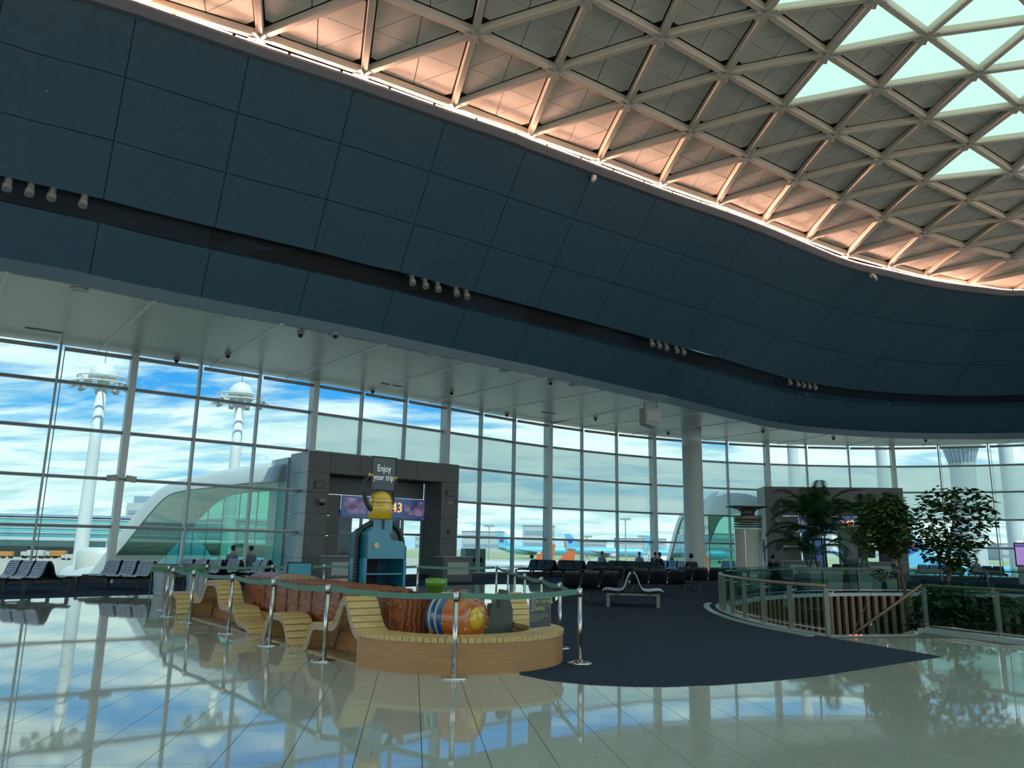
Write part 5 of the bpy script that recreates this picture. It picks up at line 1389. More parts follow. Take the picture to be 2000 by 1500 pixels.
def person(label, loc, rz, top, lean=0.0, hands=.0, head_turn=0.0):
    """seated, facing -y, pelvis over the origin; seat height .44"""
    k = thing('person', label, 'person', loc, rz, 'seated travellers')
    ly = -lean
    V = [(0, .02, .52), (0, .03 + ly * .3, .72), (0, .03 + ly * .7, .92), (0, .02 + ly, 1.05), (0, 0 + ly * 1.1, 1.13), (0, -.03 + ly * 1.2, 1.24), (0, -.02 + ly * 1.2, 1.33)]
    Rr = [(.17, .13), (.155, .11), (.17, .115), (.12, .10), .055, (.078, .095), (.07, .08)]
    E = [(i, i + 1) for i in range(6)]
    for s in (-1, 1):
        b = len(V)
        V += [(s * .19, .03 + ly * .9, 1.00), (s * .235, -.02 + ly * .6, .74), (s * .17, -.22, .60 + hands), (s * .10, -.32, .60 + hands), (s * .06, -.37, .59 + hands)]
        Rr += [.062, .048, .040, .030, .022]; E += [(2, b), (b, b + 1), (b + 1, b + 2), (b + 2, b + 3), (b + 3, b + 4)]
        c = len(V)
        V += [(s * .10, -.02, .50), (s * .12, -.42, .50), (s * .12, -.44, .28), (s * .12, -.42, .075), (s * .13, -.56, .045)]
        Rr += [.095, .07, .055, .042, .035]; E += [(0, c), (c, c + 1), (c + 1, c + 2), (c + 2, c + 3), (c + 3, c + 4)]
    body = skin_mesh('body', V, E, Rr, M['skin'], k)
    # clothes follow the same skeleton, a little larger
    TV = V[:4] + [V[7], V[8], V[9], V[17], V[18], V[19]]; TE_ = [(0, 1), (1, 2), (2, 3), (2, 4), (4, 5), (5, 6), (2, 7), (7, 8), (8, 9)]
    TR = [(.185, .145), (.17, .125), (.185, .13), (.10, .09), .078, .062, .05, .078, .062, .05]
    skin_mesh('jacket', TV, TE_, TR, M[top], k)
    LV = [V[0], V[12], V[13], V[14], V[15], V[22], V[23], V[24], V[25]]; LE_ = [(0, 1), (1, 2), (2, 3), (3, 4), (0, 5), (5, 6), (6, 7), (7, 8)]
    skin_mesh('trousers', LV, LE_, [(.18, .13), .108, .083, .066, .055, .108, .083, .066, .055], M['trousers'], k)
    mb = MB(); hc = Vector((0, -.005 + ly * 1.2, 1.305)); mb.ball(hc, .104, 14, 10, (.92, 1.02, 1.05)); o = mb.build('hair', M['hair'], k, True)
    # the face stays clear of the hair cap
    for v in o.data.vertices:
        d = v.co - hc
        if d.y < -.02 and d.z < .045: v.co.y = hc.y - .02 + (d.y + .02) * .15
    f = MB(); fy = -.118 + ly * 1.2
    f.ball((0, fy, 1.262), .016, 8, 6, (.8, 1, 1.4)); f.build('nose', M['skin'], k, True)
    for s in (-1, 1):
        e = MB(); e.ball((s * .033, fy + .012, 1.285), .009, 8, 6); e.build('eye', M['hair'], k); e = MB(); e.ball((s * .088, -.02 + ly * 1.2, 1.265), .022, 8, 6, (.5, .9, 1.3)); e.build('ear', M['skin'], k, True)
    e = MB(); e.box((0, fy + .012, 1.215), (.04, .008, .008)); e.build('mouth', M['red'], k)
    return k
def seat_at(x, y, dz=0.0, Y=None):
    p = atz(x, y, 0) if Y is None else aty(x, y, Y); return Vector((p.x, p.y, .006))
person('seated person in grey seen from behind, nearer the window column', seat_at(423, 1139) + Vector((.1, 1.1, 0)), R(166), 'shirt_grey', .05)
person('seated person in grey seen from behind, nearer the kiosk', seat_at(434, 1139) + Vector((.42, 1.75, 0)), R(170), 'shirt_grey', .02)
person('person seated by the window behind the third seat row', seat_at(1175, 1124), R(150), 'shirt_white', .08)
person('person seated alone before the bright window post', seat_at(1249, 1124), R(160), 'shirt_white', .04)
person('person in black seated under the bright window post', seat_at(1279, 1126), R(150), 'shirt_black', .12)
person('person in black seated left of the round column', seat_at(1288, 1131), R(130), 'shirt_black', .05)
person('dark haired person seated in front of the round column', seat_at(1352, 1148), R(172), 'shirt_black', .02)
person('person in black seated beyond the curved glass railing', seat_at(1513, 1146), R(180), 'shirt_black', .03)
person('person in black with a bag seated by the tree trunk', seat_at(1750, 1142), R(20), 'shirt_black', .10)
person('person in grey seated at the far right seats', seat_at(1910, 1136), R(10), 'shirt_grey', .05)
# bag beside the person near the trunk
mat('bag_canvas', (0.40, 0.36, 0.28), .8)
k = thing('tote_bag', 'beige tote bag beside the person by the tree trunk', 'bag', seat_at(1742, 1150) + Vector((0, 0, 0)))
mb = MB(); mb.prism([(-.22, -.07, 0), (.22, -.07, 0), (.25, -.06, .40), (-.25, -.06, .40)], (0, .14, 0)); mb.build('body', M['bag_canvas'], k)
for y in (-.06, .06): mb = MB(); mb.tube([(-.12, y, .38), (-.09, y, .58), (.09, y, .58), (.12, y, .38)], .012, 6); mb.build('handle', M['bag_canvas'], k, True)
# ================================================================== plants
mat('palm_green', (0.018, 0.070, 0.016), .42, noise=(2, .35, (1, 1, 1))); mat('palm_stem', (0.05, 0.085, 0.02), .5); mat('leaf_green', (0.022, 0.065, 0.014), .45, noise=(3, .45, (1, 1, 1)))
mat('leaf_bright', (0.055, 0.115, 0.02), .5, noise=(3, .35, (1, 1, 1))); mat('bark', (0.16, 0.10, 0.055), .8, noise=(20, .3, (1, 1, .3)))
rnd = random.Random(11)
def frond(L, az, el, droop, m_=16, leaf=.55):
    """arching palm frond from the origin: rachis plus two ranks of leaflets"""
    mb = MB(); pts = []; p = Vector((0, 0, 0)); e = el; d = Vector((math.cos(az), math.sin(az), 0)); st = L / m_
    for i in range(m_ + 1):
        pts.append(p.copy()); p = p + (d * math.cos(e) + Vector((0, 0, math.sin(e)))) * st; e -= droop / m_ * (0.4 + 1.4 * i / m_)
    mb.tube(pts, [.016 * (1 - .75 * i / m_) for i in range(m_ + 1)], 5)
    sd = Vector((-d.y, d.x, 0)); P = Path(pts); n = int(P.len / .045)
    for i in range(int(n * .16), n):
        f = i / n; c = P.at(P.len * f); t = P.tan(P.len * f); up = sd.cross(t) * -1
        if up.z < 0: up = -up
        ll = leaf * math.sin(math.pi * (.12 + .83 * f)) * rnd.uniform(.85, 1.1)
        for s in (-1, 1):
            dirv = (sd * s * .85 + t * .55 + up * .22).normalized(); tip = c + dirv * ll + Vector((0, 0, -ll * .42)); midp = c + dirv * ll * .5 + Vector((0, 0, -.02)); w = t * .022
            mb.add([c - w * .5, c + w * .5, midp + w, midp - w, tip], [(0, 1, 2, 3), (3, 2, 4)])
    return mb
def planter(label, loc, w0, w1, h, rz=0.0):
    k = thing('planter', label, 'planter', loc, rz, 'white tapered planters beyond the void')
    mb = MB(); a, b = w0 / 2, w1 / 2; mb.hexa([(-a, -a, 0), (a, -a, 0), (a, a, 0), (-a, a, 0), (-b, -b, h), (b, -b, h), (b, b, h), (-b, b, h)]); mb.build('pot', M['planter'], k)
    mb = MB(); b2 = b + .07
    for c, d in (((0, -b, h), (2 * b2, .12, .08)), ((0, b, h), (2 * b2, .12, .08)), ((-b, 0, h), (.12, 2 * b2 - .12, .08)), ((b, 0, h), (.12, 2 * b2 - .12, .08))): mb.box(c, d)
    mb.build('rim', M['planter'], k)
    mb = MB(); mb.box((0, 0, h - .02), (2 * b - .1, 2 * b - .1, .03)); mb.build('soil', M['soil'], k)
    return k
pp1 = aty(1603, 1150, 33.4); pp2 = aty(1692, 1150, 33.6)
planter('wide white planter holding the tall palm clump', (pp1.x, pp1.y, .006), 1.25, 1.42, .88); planter('white tapered planter holding the smaller palm', (pp2.x, pp2.y, .006), .86, 1.0, .88)
def palm(label, loc, stems):
    k = thing('palm', label, 'palm', loc, 0, 'palms in the white planters')
    for (x, y, h, lean, fr) in stems:
        top_ = Vector((x + lean * math.cos(y * 9), y + lean * math.sin(x * 9), h)); mb = MB(); pts = [Vector((x, y, 0)).lerp(top_, f) + Vector((0, 0, 0)) for f in (0, .25, .5, .75, 1)]
        mb.tube(pts, [.045, .038, .032, .03, .03], 7); mb.build('stem', M['palm_stem'], k, True)
        n = len(fr)
        for i, (L, az, el, dr) in enumerate(fr):
            o = frond(L, az, el, dr).build('frond', M['palm_green'], k); o.location = top_ - Vector((0, 0, .05 * (i % 3)))
    return k
def fan(n, L, el0, el1, a0=0):
    out = []
    for i in range(n): out.append((L * rnd.uniform(.8, 1.15), a0 + i * 2.39996 + rnd.uniform(-.2, .2), rnd.uniform(el0, el1), rnd.uniform(1.2, 2.1)))
    return out
palm('tall palm clump spreading over the gate portal', (pp1.x, pp1.y, .86), [(-.35, .1, 1.5, .5, fan(9, 2.2, .5, 1.25, .3)), (.15, -.15, 1.9, .4, fan(10, 2.4, .6, 1.4, 1.1)), (.4, .2, 1.45, .6, fan(9, 2.3, .3, 1.1, 2.2)), (-.5, -.2, 1.05, .6, fan(8, 2.1, .3, 1.0, 4.0)), (.05, .3, 2.2, .3, fan(8, 2.3, .8, 1.4, 5.0)), (-.1, -.35, .5, .4, fan(6, 1.7, .5, 1.1, 2.9))])
palm('smaller palm with arching fronds beside the dense green tree', (pp2.x, pp2.y, .86), [(-.2, 0, 1.7, .4, fan(8, 2.1, .5, 1.35, .9)), (.15, .1, 2.1, .4, fan(8, 2.2, .6, 1.4, 2.0)), (.1, -.2, 1.0, .5, fan(7, 1.8, .3, 1.0, 3.3))])

def leafy(name, label, base, trunk, blobs, leaf, nleaf, m, group, twigs=True, r0=.07):
    k = thing(name, label, 'tree', base, 0, group); B = Vector(base)
    T = [Vector(p) - B for p in trunk]; mb = MB(); mb.tube(T, [r0 * (1 - .45 * i / (len(T) - 1)) for i in range(len(T))], 8); mb.build('trunk', M['bark'], k, True)
    if twigs:
        for c, r_ in blobs:
            mb = MB(); c = Vector(c) - B; q = min(T[len(T) // 2:], key=lambda p: (p - c).length); mb.tube([q, q.lerp(c, .5) + Vector((0, 0, .1)), c], [r0 * .4, r0 * .25, r0 * .12], 6); mb.build('branch', M['bark'], k, True)
    cr = MB(); tot = sum((r_[0] * r_[1] * r_[2]) ** (2 / 3) for c, r_ in blobs)
    for c, r_ in blobs:
        c = Vector(c) - B; n = int(nleaf * (r_[0] * r_[1] * r_[2]) ** (2 / 3) / tot)
        for i in range(n):
            while True:
                d = Vector((rnd.uniform(-1, 1), rnd.uniform(-1, 1), rnd.uniform(-1, 1)))
                if d.length < 1: break
            if rnd.random() < .5: d = d.normalized() * rnd.uniform(.75, 1.02)
            p = c + Vector((d.x * r_[0], d.y * r_[1], d.z * r_[2])); s = leaf * rnd.uniform(.7, 1.25)
            a = rnd.uniform(0, 2 * math.pi); t = Vector((math.cos(a), math.sin(a), rnd.uniform(-.8, .15))).normalized(); w = t.cross(Vector((rnd.uniform(-.5, .5), rnd.uniform(-.5, .5), 1))).normalized() * s * .30
            u = t.cross(w).normalized() * s * .05
            cr.add([p, p + t * s * .45 + w + u, p + t * s, p + t * s * .45 - w + u], [(0, 1, 2), (0, 2, 3)])
    cr.build('crown', M[m], k)
    return k
D1 = 21.0
w = lambda x, y, Y: tuple(aty(x, y, Y))
b1 = aty(1778, 1255, D1)
leafy('indoor_tree', 'dense rounded green tree growing out of the stair void', (b1.x, b1.y, -4.5), [(b1.x, b1.y, -4.5), w(1775, 1230, D1), w(1768, 1160, D1), w(1757, 1100, D1), w(1745, 1050, D1)], [(w(1722, 1010, D1), (.62, .6, .5)), (w(1700, 1045, D1), (.45, .45, .42)), (w(1745, 1050, D1), (.45, .5, .5)), (w(1735, 985, D1), (.42, .4, .35)), (w(1755, 1010, D1), (.36, .4, .4))], .17, 3000, 'leaf_bright', 'trees in the stair void')
b2 = aty(1850, 1260, 19.5)
leafy('indoor_tree', 'tall loose leafed tree standing against the bright window', (b2.x, b2.y, -4.5), [(b2.x, b2.y, -4.5), w(1850, 1200, 19.5), w(1852, 1120, 19.5), w(1858, 1050, 19.5), w(1866, 990, 19.5)], [(w(1868, 975, 19.5), (.95, .6, .34)), (w(1905, 1010, 19.5), (.55, .5, .34)), (w(1830, 1000, 19.5), (.5, .5, .28)), (w(1800, 1045, 19.5), (.42, .5, .42)), (w(1850, 1065, 19.5), (.62, .6, .55)), (w(1900, 1050, 19.5), (.36, .4, .22))], .19, 1300, 'leaf_green', 'trees in the stair void', r0=.045)
b3 = aty(1865, 1270, 19.0)
leafy('indoor_bush', 'broad dark bush rising behind the straight glass railing', (b3.x - .3, b3.y - .2, -4.5), [(b3.x - .3, b3.y - .2, -4.5), w(1845, 1230, 19), w(1850, 1190, 19)], [(w(1855, 1185, 19), (.85, .6, .6)), (w(1835, 1165, 19), (.5, .5, .35)), (w(1890, 1210, 19), (.7, .6, .6)), (w(1840, 1220, 19), (.8, .6, .6)), (w(1862, 1085, 19.6), (.45, .4, .5))], .18, 2600, 'leaf_green', 'trees in the stair void')
b4 = aty(1770, 1250, 24)
leafy('indoor_bush', 'low dark bush at the foot of the batten wall', (b4.x - 2.2, b4.y + 1.2, -4.5), [(b4.x - 2.2, b4.y + 1.2, -4.5), (b4.x - 2.2, b4.y + 1.2, -3.2)], [((b4.x - 2.6, b4.y + 1.2, -2.6), (1.5, .8, .9)), ((b4.x - .6, b4.y + 1.6, -2.3), (1.3, .8, .9)), (w(1720, 1120, 27.0), (.3, .3, .2))], .2, 1800, 'leaf_green', 'trees in the stair void')
b5 = aty(1990, 1240, 13.6)
k = thing('palm', 'arching palm at the right edge inside the void', 'palm', (12.4, 18.6, -4.5), 0, 'palms in the void')
mb = MB(); mb.tube([(0, 0, 0), (-.1, 0, 2.5), (-.15, 0, 4.3)], [.07, .06, .05], 8); mb.build('stem', M['palm_stem'], k, True)
for L, az, el, dr in fan(12, 1.9, .2, 1.1, .4):
    o = frond(L, az, el, dr).build('frond', M['palm_green'], k); o.location = (-.15, 0, 4.3)
# small pot plant by the belts
p = aty(632, 1120, 22.6); k = thing('pot_plant', 'small spiky pot plant beside the belt by the kiosk', 'plant', (p.x, p.y, 0))
mb = MB(); mb.lathe([(.10, 0), (.14, .02), (.17, .34), (.15, .35), (.14, .32)], 16); mb.build('pot', M['planter'], k, True)
for L, az, el, dr in fan(9, .55, .6, 1.3): o = frond(L, az, el, dr, 8, .16).build('frond', M['palm_green'], k); o.location = (0, 0, .32)
# ================================================================== outside: apron, jet bridges, masts, aircraft
GZ = -5.5
def ground_mat():
    m = bpy.data.materials.new('apron'); m.use_nodes = True; nt = m.node_tree; N = nt.nodes; L = nt.links; b = N['Principled BSDF']
    tc = N.new('ShaderNodeTexCoord'); sp = N.new('ShaderNodeSeparateXYZ'); L.new(tc.outputs['Object'], sp.inputs[0])
    n = N.new('ShaderNodeTexNoise'); n.inputs['Scale'].default_value = .03; n.inputs['Detail'].default_value = 6; L.new(tc.outputs['Object'], n.inputs['Vector'])
    r_ = N.new('ShaderNodeValToRGB'); e = r_.color_ramp.elements; e[0].color = (.31, .285, .215, 1); e[1].color = (.42, .385, .30, 1); L.new(n.outputs['Fac'], r_.inputs[0])
    L.new(r_.outputs[0], b.inputs['Base Color']); b.inputs['Roughness'].default_value = .85; MATS['apron'] = m
ground_mat()
mat('grass_field', (0.26, 0.34, 0.14), .9, noise=(.01, .25, (1, 8, 1))); mat('hill', (0.30, 0.43, 0.50), 1.0, spec=0); mat('far_wall', (0.42, 0.46, 0.46), .8); mat('far_dark', (0.22, 0.30, 0.38), .6)  # distance haze is mixed into the hill colour
mat('plane_blue', (0.13, 0.44, 0.62), .4); mat('plane_belly', (0.42, 0.44, 0.44), .4); mat('orange_tail', (0.62, 0.13, 0.04), .45); mat('logo_red', (0.6, 0.03, 0.04), .4); mat('logo_blue', (0.02, 0.06, 0.4), .4)
mat('teal_glass', (0.05, 0.24, 0.25), .15, spec=.8); mat('teal_glass2', (0.10, 0.36, 0.36), .15, spec=.8); mat('truck_white', (.45, .45, .42), .5); mat('truck_orange', (.46, .20, .05), .5)
mb = MB(); mb.add([(-2500, -1500, GZ), (2500, -1500, GZ), (2500, 3200, GZ), (-2500, 3200, GZ)], [(0, 1, 2, 3)]); o = mb.build('ground_apron', M['apron']); tag(o, 'pale concrete airport apron outside the windows', kind='structure')
for i, (y0, y1) in enumerate(((520, 640), (700, 860), (930, 1300))):
    mb = MB(); mb.add([(-500, y0, GZ + .1), (1600, y0, GZ + .1), (1600, y1, GZ + .1), (-500, y1, GZ + .1)], [(0, 1, 2, 3)]); o = mb.build('ground_grass', M['grass_field']); tag(o, ('near', 'middle', 'far')[i] + ' green grass strip beside the runway', kind='structure')
# hills
def ridge(label, Y, pts, m='hill'):
    P = catmull([Vector((x, 0, z)) for x, z in pts], 6); mb = MB(); n = len(P)
    for i, p in enumerate(P):
        h = .55 * p.z * (1 + .10 * math.sin(i * 1.7) + .06 * math.sin(i * 4.1)); mb.v += [(p.x, Y - 60, GZ), (p.x, Y, GZ + max(h, .5)), (p.x, Y + 220, GZ)]
    for i in range(n - 1): b = i * 3; mb.f += [(b, b + 3, b + 4, b + 1), (b + 1, b + 4, b + 5, b + 2)]
    o = mb.build('hill', M[m], None, True); tag(o, label, kind='structure')
ridge('long hill tinted haze-blue behind the runway', 2600, [(-900, 5), (-500, 30), (-260, 70), (-60, 110), (60, 60), (130, 80), (230, 40), (340, 22), (600, 60), (800, 90), (1000, 40), (1500, 70), (2300, 50)])
ridge('low ridge tinted haze-blue over the left terminal', 2700, [(-2400, 20), (-1900, 45), (-1500, 30), (-1100, 20), (-900, 6)])
# far airport buildings
rb_ = random.Random(5)
def block(label, x, Y, w, h, d=30, m='far_wall', nwin=6, rows=2, group='far airport buildings'):
    k = thing('terminal_building', label, 'building', (x, Y, GZ), 0, group)
    mb = MB(); mb.box((0, d / 2, h / 2), (w, d, h)); mb.build('wall', M[m], k); mb = MB(); mb.box((0, d / 2, h + .4), (w + 2, d + 2, .8)); mb.build('roof', M['far_dark'], k)
    for r_ in range(rows):
        mb = MB(); z = h * (r_ + .6) / (rows + .2); mb.box((0, -.2, z), (w * .92, .4, h * .16)); mb.build('window', M['far_dark'], k)
    return k
specs = [(-230, 34, 'white far building left of the portal window'), (-120, 28, 'low far building behind the portal'), (-40, 60, 'long far building under the haze-blue hill'), (40, 40, 'far building right of the portal'), (110, 55, 'far building behind the orange tails'), (200, 70, 'long pale far hangar behind the blue planes'), (300, 60, 'far hall left of the round column'), (420, 80, 'long far hangar behind the round column'), (560, 60, 'far building beyond the jet bridge'), (700, 70, 'far building left of the control tower'), (860, 90, 'far building right of the control tower'), (1080, 80, 'far building at the right edge of the windows')]
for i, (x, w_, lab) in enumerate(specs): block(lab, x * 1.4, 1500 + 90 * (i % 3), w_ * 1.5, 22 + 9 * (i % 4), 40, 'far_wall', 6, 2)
# terminal pier to the left: banded teal glass over a concrete deck
k = thing('pier_terminal', 'long terminal pier with banded teal glass across the apron', 'building', (-250, 330, GZ), R(12))
mb = MB(); mb.box((0, 20, 2.2), (330, 40, 4.4)); mb.build('base_wall', M['far_wall'], k)
for i in range(18): mb = MB(); mb.box((-155 + i * 18.2, -.4, 4.6), (2.0, .9, 4.2)); mb.build('pier', M['far_wall'], k)
mb = MB(); mb.box((0, 2, 5.6), (330, 30, 2.4)); mb.build('deck_glass', M['teal_glass'], k); mb = MB(); mb.box((0, 1, 7.3), (334, 34, 1.0)); mb.build('deck_edge', M['far_wall'], k)
for i in range(4):
    mb = MB(); mb.box((0, 8 + i * 1.2, 9.0 + i * 2.0), (326, 24, 1.6)); mb.build('glass_band', M['teal_glass2' if i % 2 else 'teal_glass'], k)
    mb = MB(); mb.box((0, 8 + i * 1.2, 10.0 + i * 2.0), (328, 24.6, .35)); mb.build('cornice', M['far_wall'], k)
mb = MB(); mb.box((0, 16, 17.4), (326, 24, 1.0)); mb.build('roof', M['far_dark'], k)
k = thing('office_block', 'pale square office block behind the left pier', 'building', (-245, 520, GZ), 0)
mb = MB(); mb.box((0, 8, 16), (16, 16, 32)); mb.build('wall', M['far_wall'], k); mb = MB(); mb.box((0, 8, 34), (10, 10, 5)); mb.build('penthouse', M['far_dark'], k)
for i in range(4): mb = MB(); mb.box((0, -.2, 8 + i * 6), (13, .4, 2.2)); mb.build('window', M['far_dark'], k)

# floodlight masts
def mast(label, x, y, ztop, rad=.62):
    k = thing('floodlight_mast', label, 'mast', (x, y, GZ), rnd.uniform(0, 6), 'white floodlight masts'); H = ztop - GZ
    mb = MB(); mb.lathe([(rad * 1.35, 0), (rad * 1.25, .5), (rad, H * .7), (rad * .9, H)], 20); mb.build('shaft', M['white_paint'], k, True)
    mb = MB(); mb.lathe([(1.5, H + .1), (1.55, H + .3), (1.4, H + 1.0), (.9, H + 1.6), (.3, H + 1.9)], 24); mb.build('dome', M['white_paint'], k, True)
    for r_, z in ((2.6, H + .2), (2.9, H - .5)):
        mb = MB(); mb.tube([(r_ * math.cos(a), r_ * math.sin(a), z) for a in [i * math.pi / 12 for i in range(25)]], .09, 6); mb.build('ring', M['white_paint'], k, True)
    for i in range(10):
        a = i * math.pi / 5; c, s = math.cos(a), math.sin(a); mb = MB(); mb.tube([(rad * c, rad * s, H - 1.2), (2.6 * c, 2.6 * s, H + .2)], .07, 5); mb.build('strut', M['white_paint'], k)
        mb = MB(); mb.box((3.0 * c, 3.0 * s, H - .75), (.75, .55, .5), a, 0, .4); mb.build('floodlight', M['dull_white'], k)
    mb = MB(); mb.tube([(0, 0, H + 1.8), (0, 0, H + 4.6)], .04, 5); mb.build('rod', M['steel_dull'], k)
    return k
def mpos(x, y, ztop):                       # mast head seen at this spot, given the height of its platform
    d = ray(x, y); t = (ztop - EYE) / d.z; p = CAMP + d * t; return p.x, p.y
x, y = mpos(201, 742, 19.5); mast('tall floodlight mast behind the first window', x, y, 19.5)
x, y = mpos(470, 776, 19.5); mast('floodlight mast standing behind the jet bridge roof', x, y, 19.5)
for px, Y, lab in ((1549, 95, 'white mast left of the palms, head above the soffit'), (1722, 95, 'white mast behind the palm portal, head above the soffit'), (1966, 80, 'white mast right of the control tower')):
    p = aty(px, 900, Y); mast(lab, p.x, p.y, 24)
# slim light poles far out
for i, (px, top_, Y) in enumerate(((955, 1027, 420), (1146, 1048, 600), (1222, 1014, 300), (1257, 1048, 600), (1331, 1048, 600))):
    p = aty(px, 1060, Y); zt = aty(px, top_, Y).z; k = thing('light_pole', 'slim far light pole, %s from the portal' % ordn[i], 'pole', (p.x, p.y, GZ), 0, 'slim light poles on the far apron')
    mb = MB(); mb.tube([(0, 0, 0), (0, 0, zt - GZ)], [Y * .0011, Y * .0007], 6); mb.build('pole', M['dull_white'], k); mb = MB(); mb.box((0, 0, zt - GZ), (Y * .013, Y * .004, Y * .0025)); mb.build('lamp_head', M['dull_white'], k)
# control tower
p = aty(1897, 1085, 230); zt = aty(1900, 866, 230).z; k = thing('control_tower', 'flared airport control tower seen through the right windows', 'tower', (p.x, p.y, GZ)); H = zt - GZ; s = 5.6
mb = MB(); mb.lathe([(s * .78, 0), (s * .60, H * .45), (s * .62, H - 7.0), (s * .66, H - 6.0)], 12); mb.build('shaft', M['far_wall'], k)
mb = MB(); mb.lathe([(s * .60, H - 6.0), (s * .72, H - 4.0), (s * .80, H - 2.0)], 12); mb.build('cab_glass', M['far_dark'], k)
for i in range(24): a = i * math.pi / 12; mb = MB(); mb.tube([(s * .62 * math.cos(a), s * .62 * math.sin(a), H - 6.0), (s * .83 * math.cos(a), s * .83 * math.sin(a), H - 1.8)], .10, 5); mb.build('mullion', M['white_paint'], k)
mb = MB(); mb.lathe([(s * .82, H - 2.0), (s * 1.05, H - .3), (s * 1.08, H), (s * .9, H + .2)], 12); mb.build('crown', M['white_paint'], k)
mb = MB(); mb.lathe([(s * .4, H), (s * .4, H + 2), (.3, H + 3)], 12); mb.build('cap', M['white_paint'], k)

# jet bridge 1: sloping glazed walkway from the portal
def jet_bridge(name_label, P0, n, L, rid, side):
    k = thing('jet_bridge', name_label, 'jet bridge', P0, math.atan2(n.y, n.x), 'glazed boarding bridges'); W = 3.4
    # local: x outwards, y across (side = +1 / -1 faces the hall windows), z up
    top_ = [(-1.0, 5.35), (3, 5.45), (8, 5.55), (14, 5.5), (18, 5.42), (21, 5.2), (23.5, 4.6), (26, 3.9), (31, 2.15), (36, .35), (39, -.6), (43, -.75), (52, -.75)]
    bot = [(-1.0, 4.2), (3, 4.35), (8, 4.4), (13, 4.45), (16.5, 4.25), (20, 3.3), (25, 1.55), (30, -.15), (35, -1.9), (37.5, -2.8), (43, -2.95), (52, -2.95)]
    T = [(p.x, p.y) for p in catmull([Vector((a, b, 0)) for a, b in top_], 4)]; B = [(p.x, p.y) for p in catmull([Vector((a, b, 0)) for a, b in bot], 4)]
    PT, PB = Path([Vector((a, b, 0)) for a, b in T]), Path([Vector((a, b, 0)) for a, b in B]); N_ = 48
    # rounded roof shell: cross section swept from the lower lip over the top to the far side
    sec = 9; mb = MB()
    for i in range(N_ + 1):
        a = PT.at(PT.len * i / N_); b = PB.at(PB.len * i / N_)
        for j in range(sec):
            f = j / (sec - 1); g = math.pi * f; yy = math.cos(g) * W / 2; rise = math.sin(g) ** .6
            mb.v.append((b.x + (a.x - b.x) * rise, yy, b.y + (a.y - b.y) * rise))
    for i in range(N_):
        for j in range(sec - 1): mb.f.append((i * sec + j, i * sec + j + 1, (i + 1) * sec + j + 1, (i + 1) * sec + j))
    mb.f.append(tuple(range(sec - 1, -1, -1))); mb.f.append(tuple(N_ * sec + j for j in range(sec))); mb.build('roof_shell', M['bridge_skin'], k, True)
    mb = MB(); mb.prism([(-1.0, side * W / 2 + .02 * side, 4.2), (2.0, side * W / 2 + .02 * side, 4.2), (3.4, side * W / 2 + .02 * side, 4.9), (2.6, side * W / 2 * .7, 5.5), (-1.0, side * W / 2 * .7, 5.45)], (0, .04 * side, 0)); mb.build('end_cap', M['bridge_grey'], k)
    # glazing below the roof edge
    xs = [1.2 + 2.9 * i for i in range(13)]
    def zb(x):
        for a, b in zip(B[:-1], B[1:]):
            if a[0] <= x <= b[0]: return a[1] + (b[1] - a[1]) * (x - a[0]) / max(b[0] - a[0], 1e-6)
        return -2.9
    lv = [-3.2, -.6, 1.6, 3.1]
    for x0, x1 in zip(xs[:-1], xs[1:]):
        t0, t1 = zb(x0) - .02, zb(x1) - .02
        for zi, z0 in enumerate(lv):
            z1 = lv[zi + 1] if zi + 1 < len(lv) else 9
            a1, b1 = min(z1, t0), min(z1, t1)
            if a1 <= z0 + .05 and b1 <= z0 + .05: continue
            a1 = max(a1, z0 + .01); b1 = max(b1, z0 + .01); mb = MB(); y = side * (W / 2 - .12)
            mb.hexa([(x0 + .03, y, z0 + .03), (x1 - .03, y, z0 + .03), (x1 - .03, y + .02, z0 + .03), (x0 + .03, y + .02, z0 + .03), (x0 + .03, y, a1), (x1 - .03, y, b1), (x1 - .03, y + .02, b1), (x0 + .03, y + .02, a1)]); mb.build('pane', M['bridge_glass'], k)
    for x0 in xs: mb = MB(); mb.bar((x0, side * (W / 2 - .12), -3.2), (x0, side * (W / 2 - .12), max(zb(x0), -3.0)), .06, .06, (1, 0, 0)); mb.build('mullion', M['window_frame'], k)
    mb = MB(); mb.box((22, 0, -3.4), (46, W - .1, .5)); mb.build('floor_slab', M['bridge_skin'], k)
    mb = MB(); mb.prism([(-1, -side * (W / 2 - .1), -3.2)] + [(a, -side * (W / 2 - .1), b - .05) for a, b in B if a < 37] + [(37, -side * (W / 2 - .1), -3.2)], (0, .05, 0)); mb.build('far_glazing', M['bridge_glass'], k)
    for x0 in (10, 26, 38): mb = MB(); mb.lathe([(.55, 0), (.55, -GZ - 3.4)], 16, (x0, 0, GZ)); mb.build('support', M['bridge_skin'], k, True)
    # rotunda and service deck at the far end
    mb = MB(); mb.lathe([(1.2, GZ), (1.2, -3.2), (2.3, -3.0), (2.3, .4), (1.9, .9)], 20, (46, side * 1.2, 0)); mb.build('rotunda', M['bridge_skin'], k, True)
    for i in range(9): mb = MB(); mb.tube([(41 + i * 1.2, side * 2.2, .3), (41 + i * 1.2, side * 2.2, 1.7)], .05, 5); mb.build('guard_post', M['white_paint'], k)
    for z in (.95, 1.7): mb = MB(); mb.tube([(41, side * 2.2, z), (50.6, side * 2.2, z)], .05, 5); mb.build('guard_rail', M['white_paint'], k)
    return k
jet_bridge('white roofed jet bridge with green glass left of the portal', Vector((-9.6, 36.5, 0)), Vector((-.62, .785, 0)), 46, 1, -1)
jet_bridge('white arched jet bridge beyond the round column', Vector((15.2, 53.2, 0)), Vector((.10, .995, 0)), 46, 2, 1)
